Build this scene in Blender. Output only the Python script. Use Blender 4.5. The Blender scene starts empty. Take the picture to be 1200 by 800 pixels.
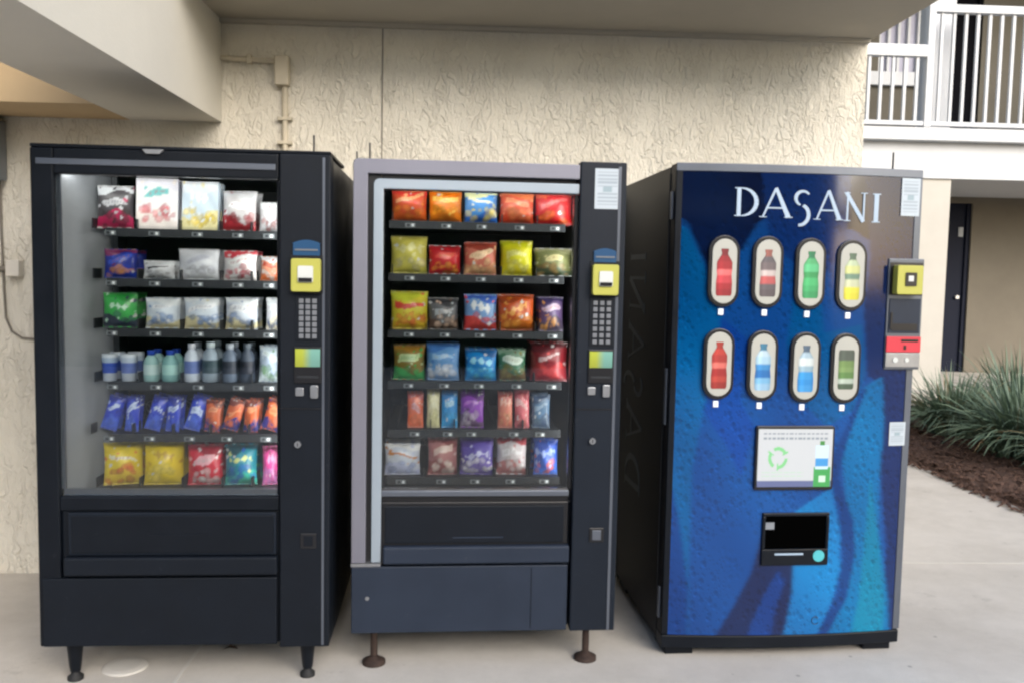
import bpy, math, random
from mathutils import Vector, Matrix
R = math.radians
random.seed(7)
S = bpy.context.scene
COL = S.collection

# ------------------------------------------------------------------ camera
F, YAW, PITCH, ROLL, HC = 1039.53, .0453, -.0763, .0193, 1.4221
_f = Vector((math.sin(YAW)*math.cos(PITCH), math.cos(YAW)*math.cos(PITCH), math.sin(PITCH)))
_r = Vector((math.cos(YAW), -math.sin(YAW), 0)); _u = _r.cross(_f)
RT = _r*math.cos(ROLL) + _u*math.sin(ROLL); UP = -_r*math.sin(ROLL) + _u*math.cos(ROLL)
cd = bpy.data.cameras.new('camera'); cam = bpy.data.objects.new('camera', cd); COL.objects.link(cam)
cd.sensor_width = 36; cd.lens = 36*F/1200; cd.clip_start = .05; cd.clip_end = 500
m = Matrix((RT, UP, -_f)).transposed().to_4x4(); m.translation = Vector((0, 0, HC)); cam.matrix_world = m
S.camera = cam
# ------------------------------------------------------------------ world, sun, exposure
SUN_EL, SUN_AZ = 26, 155          # azimuth of the sun measured clockwise from +Y (behind the camera, to the right)
w = bpy.data.worlds.new('World'); S.world = w; w.use_nodes = True
nt = w.node_tree; bg = nt.nodes['Background']; sky = nt.nodes.new('ShaderNodeTexSky'); sky.sky_type = 'NISHITA'
sky.sun_disc = False; sky.sun_elevation = R(SUN_EL); sky.sun_rotation = R(SUN_AZ); sky.air_density = 1.0
sky.dust_density = 2.0; sky.ozone_density = 1.0
nt.links.new(sky.outputs[0], bg.inputs[0]); bg.inputs[1].default_value = .12
sd = bpy.data.lights.new('sun', 'SUN'); sun = bpy.data.objects.new('sun', sd); COL.objects.link(sun)
sd.energy = 1.6; sd.angle = R(45); sd.color = (1, .96, .9)
sdir = Vector((math.sin(R(SUN_AZ))*math.cos(R(SUN_EL)), math.cos(R(SUN_AZ))*math.cos(R(SUN_EL)), math.sin(R(SUN_EL))))
sun.rotation_euler = (-sdir).to_track_quat('-Z', 'Y').to_euler()
S.view_settings.view_transform = 'Standard'; S.view_settings.look = 'None'; S.view_settings.exposure = 1.15; S.view_settings.gamma = 1
S.render.engine = 'CYCLES'; S.cycles.max_bounces = 10; S.cycles.transparent_max_bounces = 12
S.cycles.caustics_reflective = False; S.cycles.caustics_refractive = False
S.cycles.use_denoising = True; S.cycles.pixel_filter_type = 'BLACKMAN_HARRIS'; S.cycles.filter_width = 2.4
S.cycles.sample_clamp_indirect = 6

# ------------------------------------------------------------------ helpers
def lin(c):
    return tuple(((x/255)/12.92 if x/255 <= .04045 else ((x/255+.055)/1.055)**2.4) for x in c)
def ray(px, py): return _f + RT*((px-600)/F) - UP*((py-400)/F)
def at(px, py, Y):
    d = ray(px, py); return Vector((0, 0, HC)) + d*(Y/d.y)
def ground(px, py, z=0):
    d = ray(px, py); return Vector((0, 0, HC)) + d*((z-HC)/d.z)
def tag(o, label=None, cat=None, group=None, kind=None):
    if label: o['label'] = label
    if cat: o['category'] = cat
    if group: o['group'] = group
    if kind: o['kind'] = kind
    return o
def empty(name, loc, rz=0):
    o = bpy.data.objects.new(name, None); o.empty_display_size = .1
    o.location = loc; o.rotation_euler = (0, 0, rz); COL.objects.link(o); return o
class MB:
    def __init__(s): s.v = []; s.f = []; s.c = []; s.sm = []
    def add(s, vs, fs, col=None, smooth=False):
        b = len(s.v); s.v += [tuple(x) for x in vs]
        s.f += [tuple(b+i for i in f) for f in fs]; s.sm += [smooth]*len(fs)
        if col is None: col = (1, 1, 1)
        s.c += (list(col) if isinstance(col, list) else [col]*len(vs)); return s
    def box(s, x0, x1, y0, y1, z0, z1, col=None):
        return s.add([(x, y, z) for x in (x0, x1) for y in (y0, y1) for z in (z0, z1)],
            [(0,1,3,2),(4,6,7,5),(0,4,5,1),(2,3,7,6),(0,2,6,4),(1,5,7,3)], col)
    def prism(s, poly, y0, y1, col=None):            # poly in x,z, extruded along y
        n = len(poly); vs = [(x, y0, z) for x, z in poly] + [(x, y1, z) for x, z in poly]
        a = sum(poly[i][0]*poly[(i+1) % n][1]-poly[(i+1) % n][0]*poly[i][1] for i in range(n))
        fs = [tuple(range(n)), tuple(range(2*n-1, n-1, -1))] + [(i, i+n, (i+1) % n+n, (i+1) % n) for i in range(n)]
        if a < 0: fs = [f[::-1] for f in fs]
        return s.add(vs, fs, col)
    def tube(s, pts, r, n=8, col=None, caps=True):
        pts = [Vector(p) for p in pts]; vs = []; rr = r if isinstance(r, (list, tuple)) else [r]*len(pts)
        up = None
        for i, p in enumerate(pts):
            t = (pts[min(i+1, len(pts)-1)] - pts[max(i-1, 0)]).normalized()
            if up is None: up = Vector((0, 0, 1)) if abs(t.z) < .9 else Vector((1, 0, 0))
            a = t.cross(up).normalized(); b = a.cross(t).normalized(); up = b
            vs += [p + a*rr[i]*math.cos(k*math.tau/n) + b*rr[i]*math.sin(k*math.tau/n) for k in range(n)]
        fs = [(i*n+k, i*n+(k+1) % n, (i+1)*n+(k+1) % n, (i+1)*n+k) for i in range(len(pts)-1) for k in range(n)]
        s.add(vs, fs, col, True)
        if caps: s.add(vs[:n]+vs[-n:], [tuple(range(n-1, -1, -1)), tuple(range(n, 2*n))], col)
        return s
    def lathe(s, cx, cy, prof, n=20, cols=None):     # prof of (r, z)
        vs = []; cc = []
        for i, (r, z) in enumerate(prof):
            vs += [(cx+r*math.cos(k*math.tau/n), cy+r*math.sin(k*math.tau/n), z) for k in range(n)]
            cc += [cols[i] if cols else (1, 1, 1)]*n
        fs = [(i*n+k, i*n+(k+1) % n, (i+1)*n+(k+1) % n, (i+1)*n+k) for i in range(len(prof)-1) for k in range(n)]
        s.add(vs, fs, cc, True)
        return s.add(vs[:n]+vs[-n:], [tuple(range(n-1, -1, -1)), tuple(range(n, 2*n))], cc[:n]+cc[-n:])
    def build(s, name, mat, parent=None, bevel=0, seg=2, loc=None, rot=None):
        me = bpy.data.meshes.new(name); me.from_pydata(s.v, [], s.f)
        ca = me.color_attributes.new('Col', 'FLOAT_COLOR', 'POINT')
        ca.data.foreach_set('color', [x for c in s.c for x in (c[0], c[1], c[2], 1)])
        me.polygons.foreach_set('use_smooth', s.sm); me.materials.append(mat); me.update()
        o = bpy.data.objects.new(name, me); COL.objects.link(o)
        if parent: o.parent = parent
        if loc: o.location = loc
        if rot: o.rotation_euler = rot
        if bevel:
            md = o.modifiers.new('Bevel', 'BEVEL'); md.width = bevel; md.segments = seg; md.limit_method = 'ANGLE'; md.angle_limit = R(40)
        return o
def copy_tree(o, parent=None):
    c = o.copy(); COL.objects.link(c); c.parent = parent
    for ch in list(o.children): copy_tree(ch, c)
    return c
# ------------------------------------------------------------------ materials
def mat(name, col=(.5,.5,.5), rough=.5, metal=0, spec=.5, coat=0, var=0, vscale=4, bump=0, bscale=40, attr=False, bdist=.01, rvar=0):
    M = bpy.data.materials.new(name); M.use_nodes = True; N = M.node_tree.nodes; L = M.node_tree.links
    b = N['Principled BSDF']; b.inputs['Base Color'].default_value = (*col, 1); b.inputs['Roughness'].default_value = rough
    b.inputs['Metallic'].default_value = metal; b.inputs['Specular IOR Level'].default_value = spec
    b.inputs['Coat Weight'].default_value = coat; b.inputs['Coat Roughness'].default_value = .06
    tc = N.new('ShaderNodeTexCoord'); src = None
    if attr:
        a = N.new('ShaderNodeVertexColor'); a.layer_name = 'Col'; src = a.outputs[0]; L.new(src, b.inputs['Base Color'])
    if var:
        n = N.new('ShaderNodeTexNoise'); n.inputs['Scale'].default_value = vscale; n.inputs['Detail'].default_value = 6
        n.inputs['Roughness'].default_value = .65; L.new(tc.outputs['Object'], n.inputs['Vector'])
        mr = N.new('ShaderNodeMapRange'); mr.inputs[1].default_value = .3; mr.inputs[2].default_value = .7
        mr.inputs[3].default_value = 1-var; mr.inputs[4].default_value = 1+var; L.new(n.outputs[0], mr.inputs[0])
        mx = N.new('ShaderNodeMix'); mx.data_type = 'RGBA'; mx.blend_type = 'MULTIPLY'; mx.inputs[0].default_value = 1
        if src: L.new(src, mx.inputs[6])
        else: mx.inputs[6].default_value = (*col, 1)
        L.new(mr.outputs[0], mx.inputs[7]); L.new(mx.outputs[2], b.inputs['Base Color'])
        if rvar:
            m2 = N.new('ShaderNodeMapRange'); m2.inputs[1].default_value = .3; m2.inputs[2].default_value = .7
            m2.inputs[3].default_value = rough-rvar; m2.inputs[4].default_value = rough+rvar
            L.new(n.outputs[0], m2.inputs[0]); L.new(m2.outputs[0], b.inputs['Roughness'])
    if bump:
        n = N.new('ShaderNodeTexNoise'); n.inputs['Scale'].default_value = bscale; n.inputs['Detail'].default_value = 4
        L.new(tc.outputs['Object'], n.inputs['Vector'])
        bp = N.new('ShaderNodeBump'); bp.inputs['Strength'].default_value = bump; bp.inputs['Distance'].default_value = bdist
        L.new(n.outputs[0], bp.inputs['Height']); L.new(bp.outputs[0], b.inputs['Normal'])
    return M
def stucco():
    M = mat('stucco', (.5,.45,.36), .95, spec=.05); N = M.node_tree.nodes; L = M.node_tree.links; b = N['Principled BSDF']
    tc = N.new('ShaderNodeTexCoord')
    def noise(sc, det, dis=0, rough=.5):
        n = N.new('ShaderNodeTexNoise'); n.inputs['Scale'].default_value = sc; n.inputs['Detail'].default_value = det
        n.inputs['Distortion'].default_value = dis; n.inputs['Roughness'].default_value = rough
        L.new(mp.outputs[0], n.inputs['Vector']); return n
    mp = N.new('ShaderNodeMapping'); mp.inputs['Rotation'].default_value = (0, R(-30), 0); mp.inputs['Scale'].default_value = (1.5, 1, .75); L.new(tc.outputs['Object'], mp.inputs[0])
    a = noise(20, 3, .6, .55)
    s1 = N.new('ShaderNodeMath'); s1.operation = 'SUBTRACT'; s1.inputs[1].default_value = .5; L.new(a.outputs[0], s1.inputs[0])
    s2 = N.new('ShaderNodeMath'); s2.operation = 'ABSOLUTE'; L.new(s1.outputs[0], s2.inputs[0])
    cr = N.new('ShaderNodeMapRange'); cr.interpolation_type = 'SMOOTHSTEP'; cr.inputs[1].default_value = 0; cr.inputs[2].default_value = .10; L.new(s2.outputs[0], cr.inputs[0])
    a2 = noise(38, 4, .6, .65)
    ms = noise(6, 3, .3, .6); mk = N.new('ShaderNodeMapRange'); mk.inputs[1].default_value = .30; mk.inputs[2].default_value = .75; L.new(ms.outputs[0], mk.inputs[0])
    ml = N.new('ShaderNodeMix'); ml.data_type = 'FLOAT'; ml.inputs[3].default_value = 1; L.new(mk.outputs[0], ml.inputs[0]); L.new(cr.outputs[0], ml.inputs[2])
    cr = ml
    f = noise(120, 4, .3, .65)
    m1_ = N.new('ShaderNodeMath'); m1_.operation = 'MULTIPLY_ADD'; m1_.inputs[1].default_value = .9; L.new(a2.outputs[0], m1_.inputs[0]); L.new(cr.outputs[0], m1_.inputs[2])
    m0_ = N.new('ShaderNodeMath'); m0_.operation = 'MULTIPLY_ADD'; m0_.inputs[1].default_value = 1.3; L.new(a.outputs[0], m0_.inputs[0]); L.new(m1_.outputs[0], m0_.inputs[2])
    ad = N.new('ShaderNodeMath'); ad.operation = 'MULTIPLY_ADD'; ad.inputs[1].default_value = .5
    L.new(f.outputs[0], ad.inputs[0]); L.new(m0_.outputs[0], ad.inputs[2])
    bp = N.new('ShaderNodeBump'); bp.inputs['Strength'].default_value = 1; bp.inputs['Distance'].default_value = .0060
    L.new(ad.outputs[0], bp.inputs['Height']); L.new(bp.outputs[0], b.inputs['Normal'])
    g = noise(2.2, 6, .4, .7); r = N.new('ShaderNodeValToRGB'); L.new(g.outputs[0], r.inputs[0])
    r.color_ramp.elements[0].position = .3; r.color_ramp.elements[0].color = (.70,.655,.555,1)
    r.color_ramp.elements[1].position = .72; r.color_ramp.elements[1].color = (.77,.73,.635,1)
    mx = N.new('ShaderNodeMix'); mx.data_type = 'RGBA'; mx.blend_type = 'MULTIPLY'; mx.inputs[0].default_value = 1
    mr = N.new('ShaderNodeMapRange'); mr.inputs[3].default_value = .97; mr.inputs[4].default_value = 1; L.new(cr.outputs[0], mr.inputs[0])
    L.new(r.outputs[0], mx.inputs[6]); L.new(mr.outputs[0], mx.inputs[7]); L.new(mx.outputs[2], b.inputs['Base Color'])
    return M
def concrete():
    M = mat('concrete', (.5,.48,.44), .85, spec=.25); N = M.node_tree.nodes; L = M.node_tree.links; b = N['Principled BSDF']
    tc = N.new('ShaderNodeTexCoord')
    def noise(sc, det, rough=.6):
        n = N.new('ShaderNodeTexNoise'); n.inputs['Scale'].default_value = sc; n.inputs['Detail'].default_value = det
        n.inputs['Roughness'].default_value = rough; L.new(tc.outputs['Object'], n.inputs['Vector']); return n
    g = noise(1.6, 8, .7); r = N.new('ShaderNodeValToRGB'); L.new(g.outputs[0], r.inputs[0])
    r.color_ramp.elements[0].position = .3; r.color_ramp.elements[0].color = (.49,.455,.405,1)
    r.color_ramp.elements[1].position = .68; r.color_ramp.elements[1].color = (.61,.575,.525,1)
    s = noise(9, 6, .75); mr = N.new('ShaderNodeMapRange'); mr.inputs[1].default_value = .35; mr.inputs[2].default_value = .6
    mr.inputs[3].default_value = .97; mr.inputs[4].default_value = 1.03; L.new(s.outputs[0], mr.inputs[0])
    mx = N.new('ShaderNodeMix'); mx.data_type = 'RGBA'; mx.blend_type = 'MULTIPLY'; mx.inputs[0].default_value = 1
    L.new(r.outputs[0], mx.inputs[6]); L.new(mr.outputs[0], mx.inputs[7]); L.new(mx.outputs[2], b.inputs['Base Color'])
    gr = noise(420, 2, .8); g2 = N.new('ShaderNodeMapRange'); g2.inputs[1].default_value = .3; g2.inputs[2].default_value = .7; g2.inputs[3].default_value = .86; g2.inputs[4].default_value = 1.12; L.new(gr.outputs[0], g2.inputs[0])
    st = noise(3.3, 7, .8); g3 = N.new('ShaderNodeMapRange'); g3.inputs[1].default_value = .60; g3.inputs[2].default_value = .70; g3.inputs[3].default_value = 1; g3.inputs[4].default_value = .76; L.new(st.outputs[0], g3.inputs[0])
    vo = N.new('ShaderNodeTexVoronoi'); vo.inputs['Scale'].default_value = 5.5; L.new(tc.outputs['Object'], vo.inputs['Vector'])
    g4 = N.new('ShaderNodeMapRange'); g4.inputs[1].default_value = .035; g4.inputs[2].default_value = .055; g4.inputs[3].default_value = .62; g4.inputs[4].default_value = 1; L.new(vo.outputs[0], g4.inputs[0])
    pm_ = N.new('ShaderNodeMath'); pm_.operation = 'MULTIPLY'; L.new(g2.outputs[0], pm_.inputs[0]); L.new(g3.outputs[0], pm_.inputs[1])
    pn_ = N.new('ShaderNodeMath'); pn_.operation = 'MULTIPLY'; L.new(pm_.outputs[0], pn_.inputs[0]); L.new(g4.outputs[0], pn_.inputs[1])
    my = N.new('ShaderNodeMix'); my.data_type = 'RGBA'; my.blend_type = 'MULTIPLY'; my.inputs[0].default_value = 1
    L.new(mx.outputs[2], my.inputs[6]); L.new(pn_.outputs[0], my.inputs[7]); L.new(my.outputs[2], b.inputs['Base Color'])
    f = noise(160, 3); bp = N.new('ShaderNodeBump'); bp.inputs['Strength'].default_value = .5; bp.inputs['Distance'].default_value = .003
    L.new(f.outputs[0], bp.inputs['Height']); L.new(bp.outputs[0], b.inputs['Normal']); return M
def glass_mat():
    M = bpy.data.materials.new('window_glass'); M.use_nodes = True; N = M.node_tree.nodes; L = M.node_tree.links; N.clear()
    o = N.new('ShaderNodeOutputMaterial'); t = N.new('ShaderNodeBsdfTransparent'); t.inputs[0].default_value = (.93,.95,.95,1)
    g = N.new('ShaderNodeBsdfGlossy'); g.inputs['Roughness'].default_value = .02; g.inputs[0].default_value = (1,1,1,1)
    fr = N.new('ShaderNodeFresnel'); fr.inputs[0].default_value = 1.5
    ml = N.new('ShaderNodeMath'); ml.operation = 'MULTIPLY'; ml.inputs[1].default_value = 1.0; ml.use_clamp = True; L.new(fr.outputs[0], ml.inputs[0])
    mx = N.new('ShaderNodeMixShader'); L.new(ml.outputs[0], mx.inputs[0]); L.new(t.outputs[0], mx.inputs[1]); L.new(g.outputs[0], mx.inputs[2])
    L.new(mx.outputs[0], o.inputs[0]); return M
def emit(name, col, st):
    M = mat(name, col, .4); b = M.node_tree.nodes['Principled BSDF']
    b.inputs['Emission Color'].default_value = (*col, 1); b.inputs['Emission Strength'].default_value = st; return M
def wave_print():
    M = mat('printed_lexan', rough=.3, coat=1, attr=True); N = M.node_tree.nodes; L = M.node_tree.links; b = N['Principled BSDF']
    tc = N.new('ShaderNodeTexCoord'); vc = next(n for n in N if n.type == 'VERTEX_COLOR')
    mp = N.new('ShaderNodeMapping'); mp.inputs['Scale'].default_value = (1, .01, .75); L.new(tc.outputs['Object'], mp.inputs[0])
    n1 = N.new('ShaderNodeTexNoise'); n1.inputs['Scale'].default_value = 5; n1.inputs['Detail'].default_value = 2; L.new(mp.outputs[0], n1.inputs['Vector'])
    prev = vc.outputs[0]
    # printed water beads: bright lower edge and dark upper edge, two sizes
    for sc, off, amt, th in ((40, .0065, .20, .50), (84, .003, .17, .46)):
        v1 = N.new('ShaderNodeTexVoronoi'); v1.inputs['Scale'].default_value = sc; L.new(mp.outputs[0], v1.inputs['Vector'])
        m2 = N.new('ShaderNodeMapping'); m2.inputs['Location'].default_value = (off*.5, 0, off); L.new(mp.outputs[0], m2.inputs[0])
        v2 = N.new('ShaderNodeTexVoronoi'); v2.inputs['Scale'].default_value = sc; L.new(m2.outputs[0], v2.inputs['Vector'])
        sb = N.new('ShaderNodeMath'); sb.operation = 'SUBTRACT'; L.new(v1.outputs[0], sb.inputs[0]); L.new(v2.outputs[0], sb.inputs[1])
        mk = N.new('ShaderNodeMapRange'); mk.inputs[1].default_value = th; mk.inputs[2].default_value = th-.1; L.new(v1.outputs[0], mk.inputs[0])
        nm = N.new('ShaderNodeMapRange'); nm.inputs[1].default_value = .34; nm.inputs[2].default_value = .5; L.new(n1.outputs[0], nm.inputs[0])
        q = N.new('ShaderNodeMath'); q.operation = 'MULTIPLY'; L.new(mk.outputs[0], q.inputs[0]); L.new(nm.outputs[0], q.inputs[1])
        q2 = N.new('ShaderNodeMath'); q2.operation = 'MULTIPLY'; L.new(q.outputs[0], q2.inputs[0]); L.new(sb.outputs[0], q2.inputs[1])
        q3 = N.new('ShaderNodeMath'); q3.operation = 'MULTIPLY_ADD'; q3.inputs[1].default_value = amt*6; q3.inputs[2].default_value = 1; L.new(q2.outputs[0], q3.inputs[0])
        q4 = N.new('ShaderNodeMath'); q4.operation = 'MAXIMUM'; q4.inputs[1].default_value = .35; L.new(q3.outputs[0], q4.inputs[0])
        mx = N.new('ShaderNodeMix'); mx.data_type = 'RGBA'; mx.blend_type = 'MULTIPLY'; mx.inputs[0].default_value = 1
        L.new(prev, mx.inputs[6]); L.new(q4.outputs[0], mx.inputs[7]); prev = mx.outputs[2]
    L.new(prev, b.inputs['Base Color']); b.inputs['Coat IOR'].default_value = 1.52; b.inputs['Specular IOR Level'].default_value = 0; b.inputs['Coat Roughness'].default_value = .09; return M
M = dict(
    stucco=stucco(), concrete=concrete(), glass=glass_mat(), wave=wave_print(),
    ceiling=mat('ceiling_paint', (.47,.435,.365), .9, spec=.2, var=.06, vscale=1.5, bump=.3, bscale=120, bdist=.002),
    beam=mat('beam_paint', (.66,.63,.56), .8, spec=.25, var=.04, vscale=2, bump=.3, bscale=90, bdist=.002),
    tan=mat('tan_paint', (.50,.37,.22), .85, spec=.2, var=.08, vscale=2),
    white=mat('white_paint', (.52,.54,.57), .6, var=.04, vscale=3),
    beige=mat('beige_paint', (.165,.148,.12), .85, spec=.2, var=.08, vscale=2.5),
    door=mat('navy_door_paint', (.006,.009,.022), .6, spec=.15),
    dark=mat('dark_window', (.01,.012,.018), .12), void=mat('dark_doorway', (.004,.004,.006), .8, spec=.05),
    curtain=mat('curtain_fabric', (.42,.42,.52), .9, var=.1, vscale=8),
    pipe=mat('painted_conduit', (.55,.49,.38), .7, var=.08, vscale=9),
    outlet=mat('ivory_plastic', (.70,.66,.58), .5), greybox=mat('grey_metal_box', (.22,.24,.27), .5, metal=.2, var=.1),
    cable=mat('grey_cable', (.2,.18,.15), .7),
    black=mat('black_powder_coat', (.004,.006,.010), .40, spec=.22, var=.18, vscale=5, bump=.12, bscale=420, bdist=.0008, rvar=.08),
    black2=mat('black_textured_panel', (.005,.0075,.0125), .48, spec=.22, var=.15, vscale=6, bump=.2, bscale=500, bdist=.0008),
    slate=mat('slate_blue_panel', (.017,.025,.043), .48, spec=.3, var=.12, vscale=5, bump=.15, bscale=420, bdist=.0008, rvar=.06),
    slate2=mat('slate_blue_column', (.007,.011,.019), .45, spec=.25, var=.12, vscale=6, bump=.15, bscale=420, bdist=.0008),
    gloss=mat('gloss_black_side', (.005,.006,.009), .42, spec=.12, var=.3, vscale=3),
    lilac=mat('silver_lilac_trim', (.21,.21,.255), .4, metal=.4, var=.05), pale=mat('pale_aluminium_strip', (.34,.40,.46), .35, metal=.35, var=.04),
    steel=mat('worn_steel', (.35,.36,.38), .35, metal=.8, var=.12, vscale=20), trim=mat('grey_metal_trim', (.12,.135,.165), .35, metal=.5, var=.1),
    liner=mat('grey_cabinet_liner', (.27,.285,.31), .5, var=.08, vscale=5), inner=mat('dark_cabinet_liner', (.030,.034,.040), .6, var=.1),
    shelf=mat('shelf_steel', (.030,.033,.038), .45, metal=.4), wire=mat('coil_wire', (.18,.19,.2), .35, metal=.8),
    rust=mat('rusty_steel', (.045,.028,.022), .8, metal=.3, var=.4, vscale=60, bump=.4, bscale=150, bdist=.002),
    rubber=mat('black_rubber', (.012,.012,.013), .7), yellow=mat('yellow_reader_frame', (.42,.41,.075), .45),
    rwhite=mat('reader_white', (.6,.62,.6), .4), rblack=mat('reader_black', (.01,.01,.012), .3), navy=mat('navy_badge', (.01,.06,.15), .35),
    key=mat('keypad_key', (.16,.17,.19), .5), sticker=mat('white_sticker', (.68,.75,.80), .5), print=mat('printed_paper', rough=.5, attr=True),
    foil=mat('printed_foil', rough=.38, attr=True, coat=.15), clear=mat('printed_carton', rough=.5, attr=True),
    lexan=mat('silver_lettering', (.36,.46,.58), .35), sideletter=mat('grey_lettering', (.10,.11,.12), .5),
    cream=mat('cream_button_plate', (.41,.41,.37), .4), led=emit('button_lamp', (.7,.75,.8), .2),
    tube=emit('hidden_cabinet_lamp', (1, .97, .92), 7), lcd=mat('lcd_picture', rough=.25, attr=True), red=mat('red_panel', (.55,.03,.05), .45),
    green=mat('leaf', rough=.55, attr=True), mulch=mat('pine_bark_mulch', (.105,.060,.044), .95, var=.45, vscale=40, bump=1, bscale=55, bdist=.03),
    grass=mat('lawn', (.07,.10,.03), .95, var=.3, vscale=6, bump=1, bscale=60, bdist=.03), leafbrown=mat('dry_leaf', (.06,.035,.02), .8),
    slab=mat('pale_joint', (.57,.545,.50), .85), bark=mat('bark', (.12,.09,.06), .9, var=.3, vscale=12), 
)
def scuff(M_, amt, col):
    N = M_.node_tree.nodes; L = M_.node_tree.links; b = N['Principled BSDF']; src = b.inputs['Base Color'].links[0].from_socket
    tc = N.new('ShaderNodeTexCoord'); out = None
    for sc, rot, lo in (((3, 3, 60), .12, .70), ((50, 50, 4), -.2, .73), ((14, 14, 14), 0, .66)):
        mp = N.new('ShaderNodeMapping'); mp.inputs['Scale'].default_value = sc; mp.inputs['Rotation'].default_value = (0, rot, 0); L.new(tc.outputs['Object'], mp.inputs[0])
        n = N.new('ShaderNodeTexNoise'); n.inputs['Scale'].default_value = 2; n.inputs['Detail'].default_value = 5; n.inputs['Roughness'].default_value = .7; L.new(mp.outputs[0], n.inputs[0])
        r_ = N.new('ShaderNodeMapRange'); r_.inputs[1].default_value = lo; r_.inputs[2].default_value = lo+.08; r_.inputs[4].default_value = amt; L.new(n.outputs[0], r_.inputs[0])
        if out is None: out = r_.outputs[0]
        else:
            mm = N.new('ShaderNodeMath'); mm.operation = 'MAXIMUM'; L.new(out, mm.inputs[0]); L.new(r_.outputs[0], mm.inputs[1]); out = mm.outputs[0]
    mx = N.new('ShaderNodeMix'); mx.data_type = 'RGBA'; L.new(out, mx.inputs[0]); L.new(src, mx.inputs[6]); mx.inputs[7].default_value = (*col, 1); L.new(mx.outputs[2], b.inputs['Base Color'])
for k_ in ('black', 'black2', 'slate', 'slate2'): scuff(M[k_], .5, (.045, .052, .066))
# lcd glows faintly
_n = M['lcd'].node_tree; _b = _n.nodes['Principled BSDF']; _n.links.new(next(n for n in _n.nodes if n.type == 'VERTEX_COLOR').outputs[0], _b.inputs['Emission Color']); _b.inputs['Emission Strength'].default_value = .06

# ------------------------------------------------------------------ setting: ground
YW = 4.1022
tag(MB().add([(-150,-150,-.06),(150,-150,-.06),(150,150,-.06),(-150,150,-.06)], [(0,1,2,3)]).build('ground', M['grass']), kind='structure')
tag(MB().box(-9, 3.52, -7, 9.2, -.2, 0).box(3.52, 14, -7, 4.2, -.2, 0).build('pavement', M['concrete']), kind='structure')
tag(MB().box(-1.008, -.996, -7, YW-.005, .001, .0035).box(1.9, 3.5, 4.30, 4.312, .001, .003).build('pavement_joint', M['slab']), kind='structure')
# mulch bed: an uneven low mound behind a curved edge
def mulch():
    b = MB(); nx, ny = 90, 90; vs = []
    for j in range(ny+1):
        for i in range(nx+1):
            s = i/nx; t = j/ny; y = 4.2+4.75*t
            xe = 3.50+.05*math.sin(y*1.7)+.03*math.sin(y*5.1) + .0*y
            x = xe + (14-xe)*s**1.8
            e = min(1, (x-xe)/.35)*min(1, (y-4.2)/.2+.3)
            z = .005 + .10*math.sqrt(max(e, 0)) + (random.uniform(-.012, .02) if i else 0)
            vs.append((x, y, z))
    fs = [(j*(nx+1)+i, j*(nx+1)+i+1, (j+1)*(nx+1)+i+1, (j+1)*(nx+1)+i) for j in range(ny) for i in range(nx)]
    b.add(vs, fs)
    rr = random.Random(3)
    for k in range(2600):
        y = rr.uniform(4.5, 8.9); x = 3.5 + rr.random()**1.6*3; z = .01+.10*math.sqrt(min(1, (x-3.48)/.35))
        if rr.random() < .1: x = 3.5-rr.random()*.10; z = .006
        a = rr.uniform(0, 3.14); l = rr.uniform(.02, .06); w_ = rr.uniform(.006, .014); d = Vector((math.cos(a), math.sin(a), rr.uniform(-.3, .5)))*l; p = Vector((-math.sin(a), math.cos(a), 0))*w_
        c = Vector((x, y, z+.008)); b.add([c-d-p, c+d-p, c+d+p, c-d+p, c+Vector((0, 0, .012))], [(0,1,4),(1,2,4),(2,3,4),(3,0,4),(0,3,2,1)])
    return b.build('mulch', M['mulch'])
tag(mulch(), kind='stuff')

# ------------------------------------------------------------------ building behind the machines
ZC, XB, ZB, XCR, XREC, YREC = 2.5236, -1.137, 2.0724, 1.81, -1.5406, 3.72
bl = empty('apartment_building', (-1.5, YW+.1, 0)); tag(bl, 'cream stucco building with concrete overhang standing behind the three vending machines', 'building')
def loc(o, p): o.location = (-p.location[0], -p.location[1], -p.location[2]); return o
def bpart(mb, name, mt, **k): return loc(mb.build(name, mt, bl, **k), bl)
bpart(MB().box(-9, 1.80, YW, YW+4.6, -.1, 6), 'wall', M['stucco'])
bpart(MB().box(-9, XCR, 3.42, YW-.002, ZC, ZC+.22), 'ceiling_slab', M['ceiling'])
bpart(MB().box(XREC, XB, .9, YW-.004, ZB, ZC-.001), 'beam', M['beam'])
bpart(MB().box(-9, XREC-.001, YREC, YW-.004, ZB, ZC-.001).box(-9, -2.6, .9, YREC-.001, ZB, ZC-.001), 'soffit', M['tan'])
bpart(MB().box(-.424, -.419, YW-.004, YW-.0005, 0, ZC-.002), 'wall_joint', M['cable'])
bpart(MB().box(-9, XCR-.01, YW-.03, YW-.001, ZC-.018, ZC-.001), 'ceiling_trim', M['ceiling'])

# conduits and boxes on the wall
c = empty('conduit', (-.853, YW, 1.2)); tag(c, 'cream painted conduit elbow running from beam to the wall above left vending machine', 'conduit')
def cpart(mb, name, mt, par, **k):
    o = mb.build(name, mt, par, **k); o.location = -Vector(par.location); return o
cpart(MB().tube([(XB+.002, YW-.018, 2.352), (-.88, YW-.018, 2.345)], .011).tube([(-.853, YW-.018, 2.25), (-.853, YW-.018, .35)], .013), 'pipe', M['pipe'], c)
cpart(MB().box(-.893, -.832, YW-.055, YW-.001, 2.235, 2.365), 'junction_box', M['pipe'], c, bevel=.006)
for bx_ in ((-1.02, -1.0, YW-.032, YW-.001, 2.33, 2.37), (-.885, -.822, YW-.034, YW-.001, 2.085, 2.10), (-.885, -.822, YW-.034, YW-.001, 1.98, 1.995)): cpart(MB().box(*bx_), 'strap', M['pipe'], c, bevel=.002)
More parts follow.
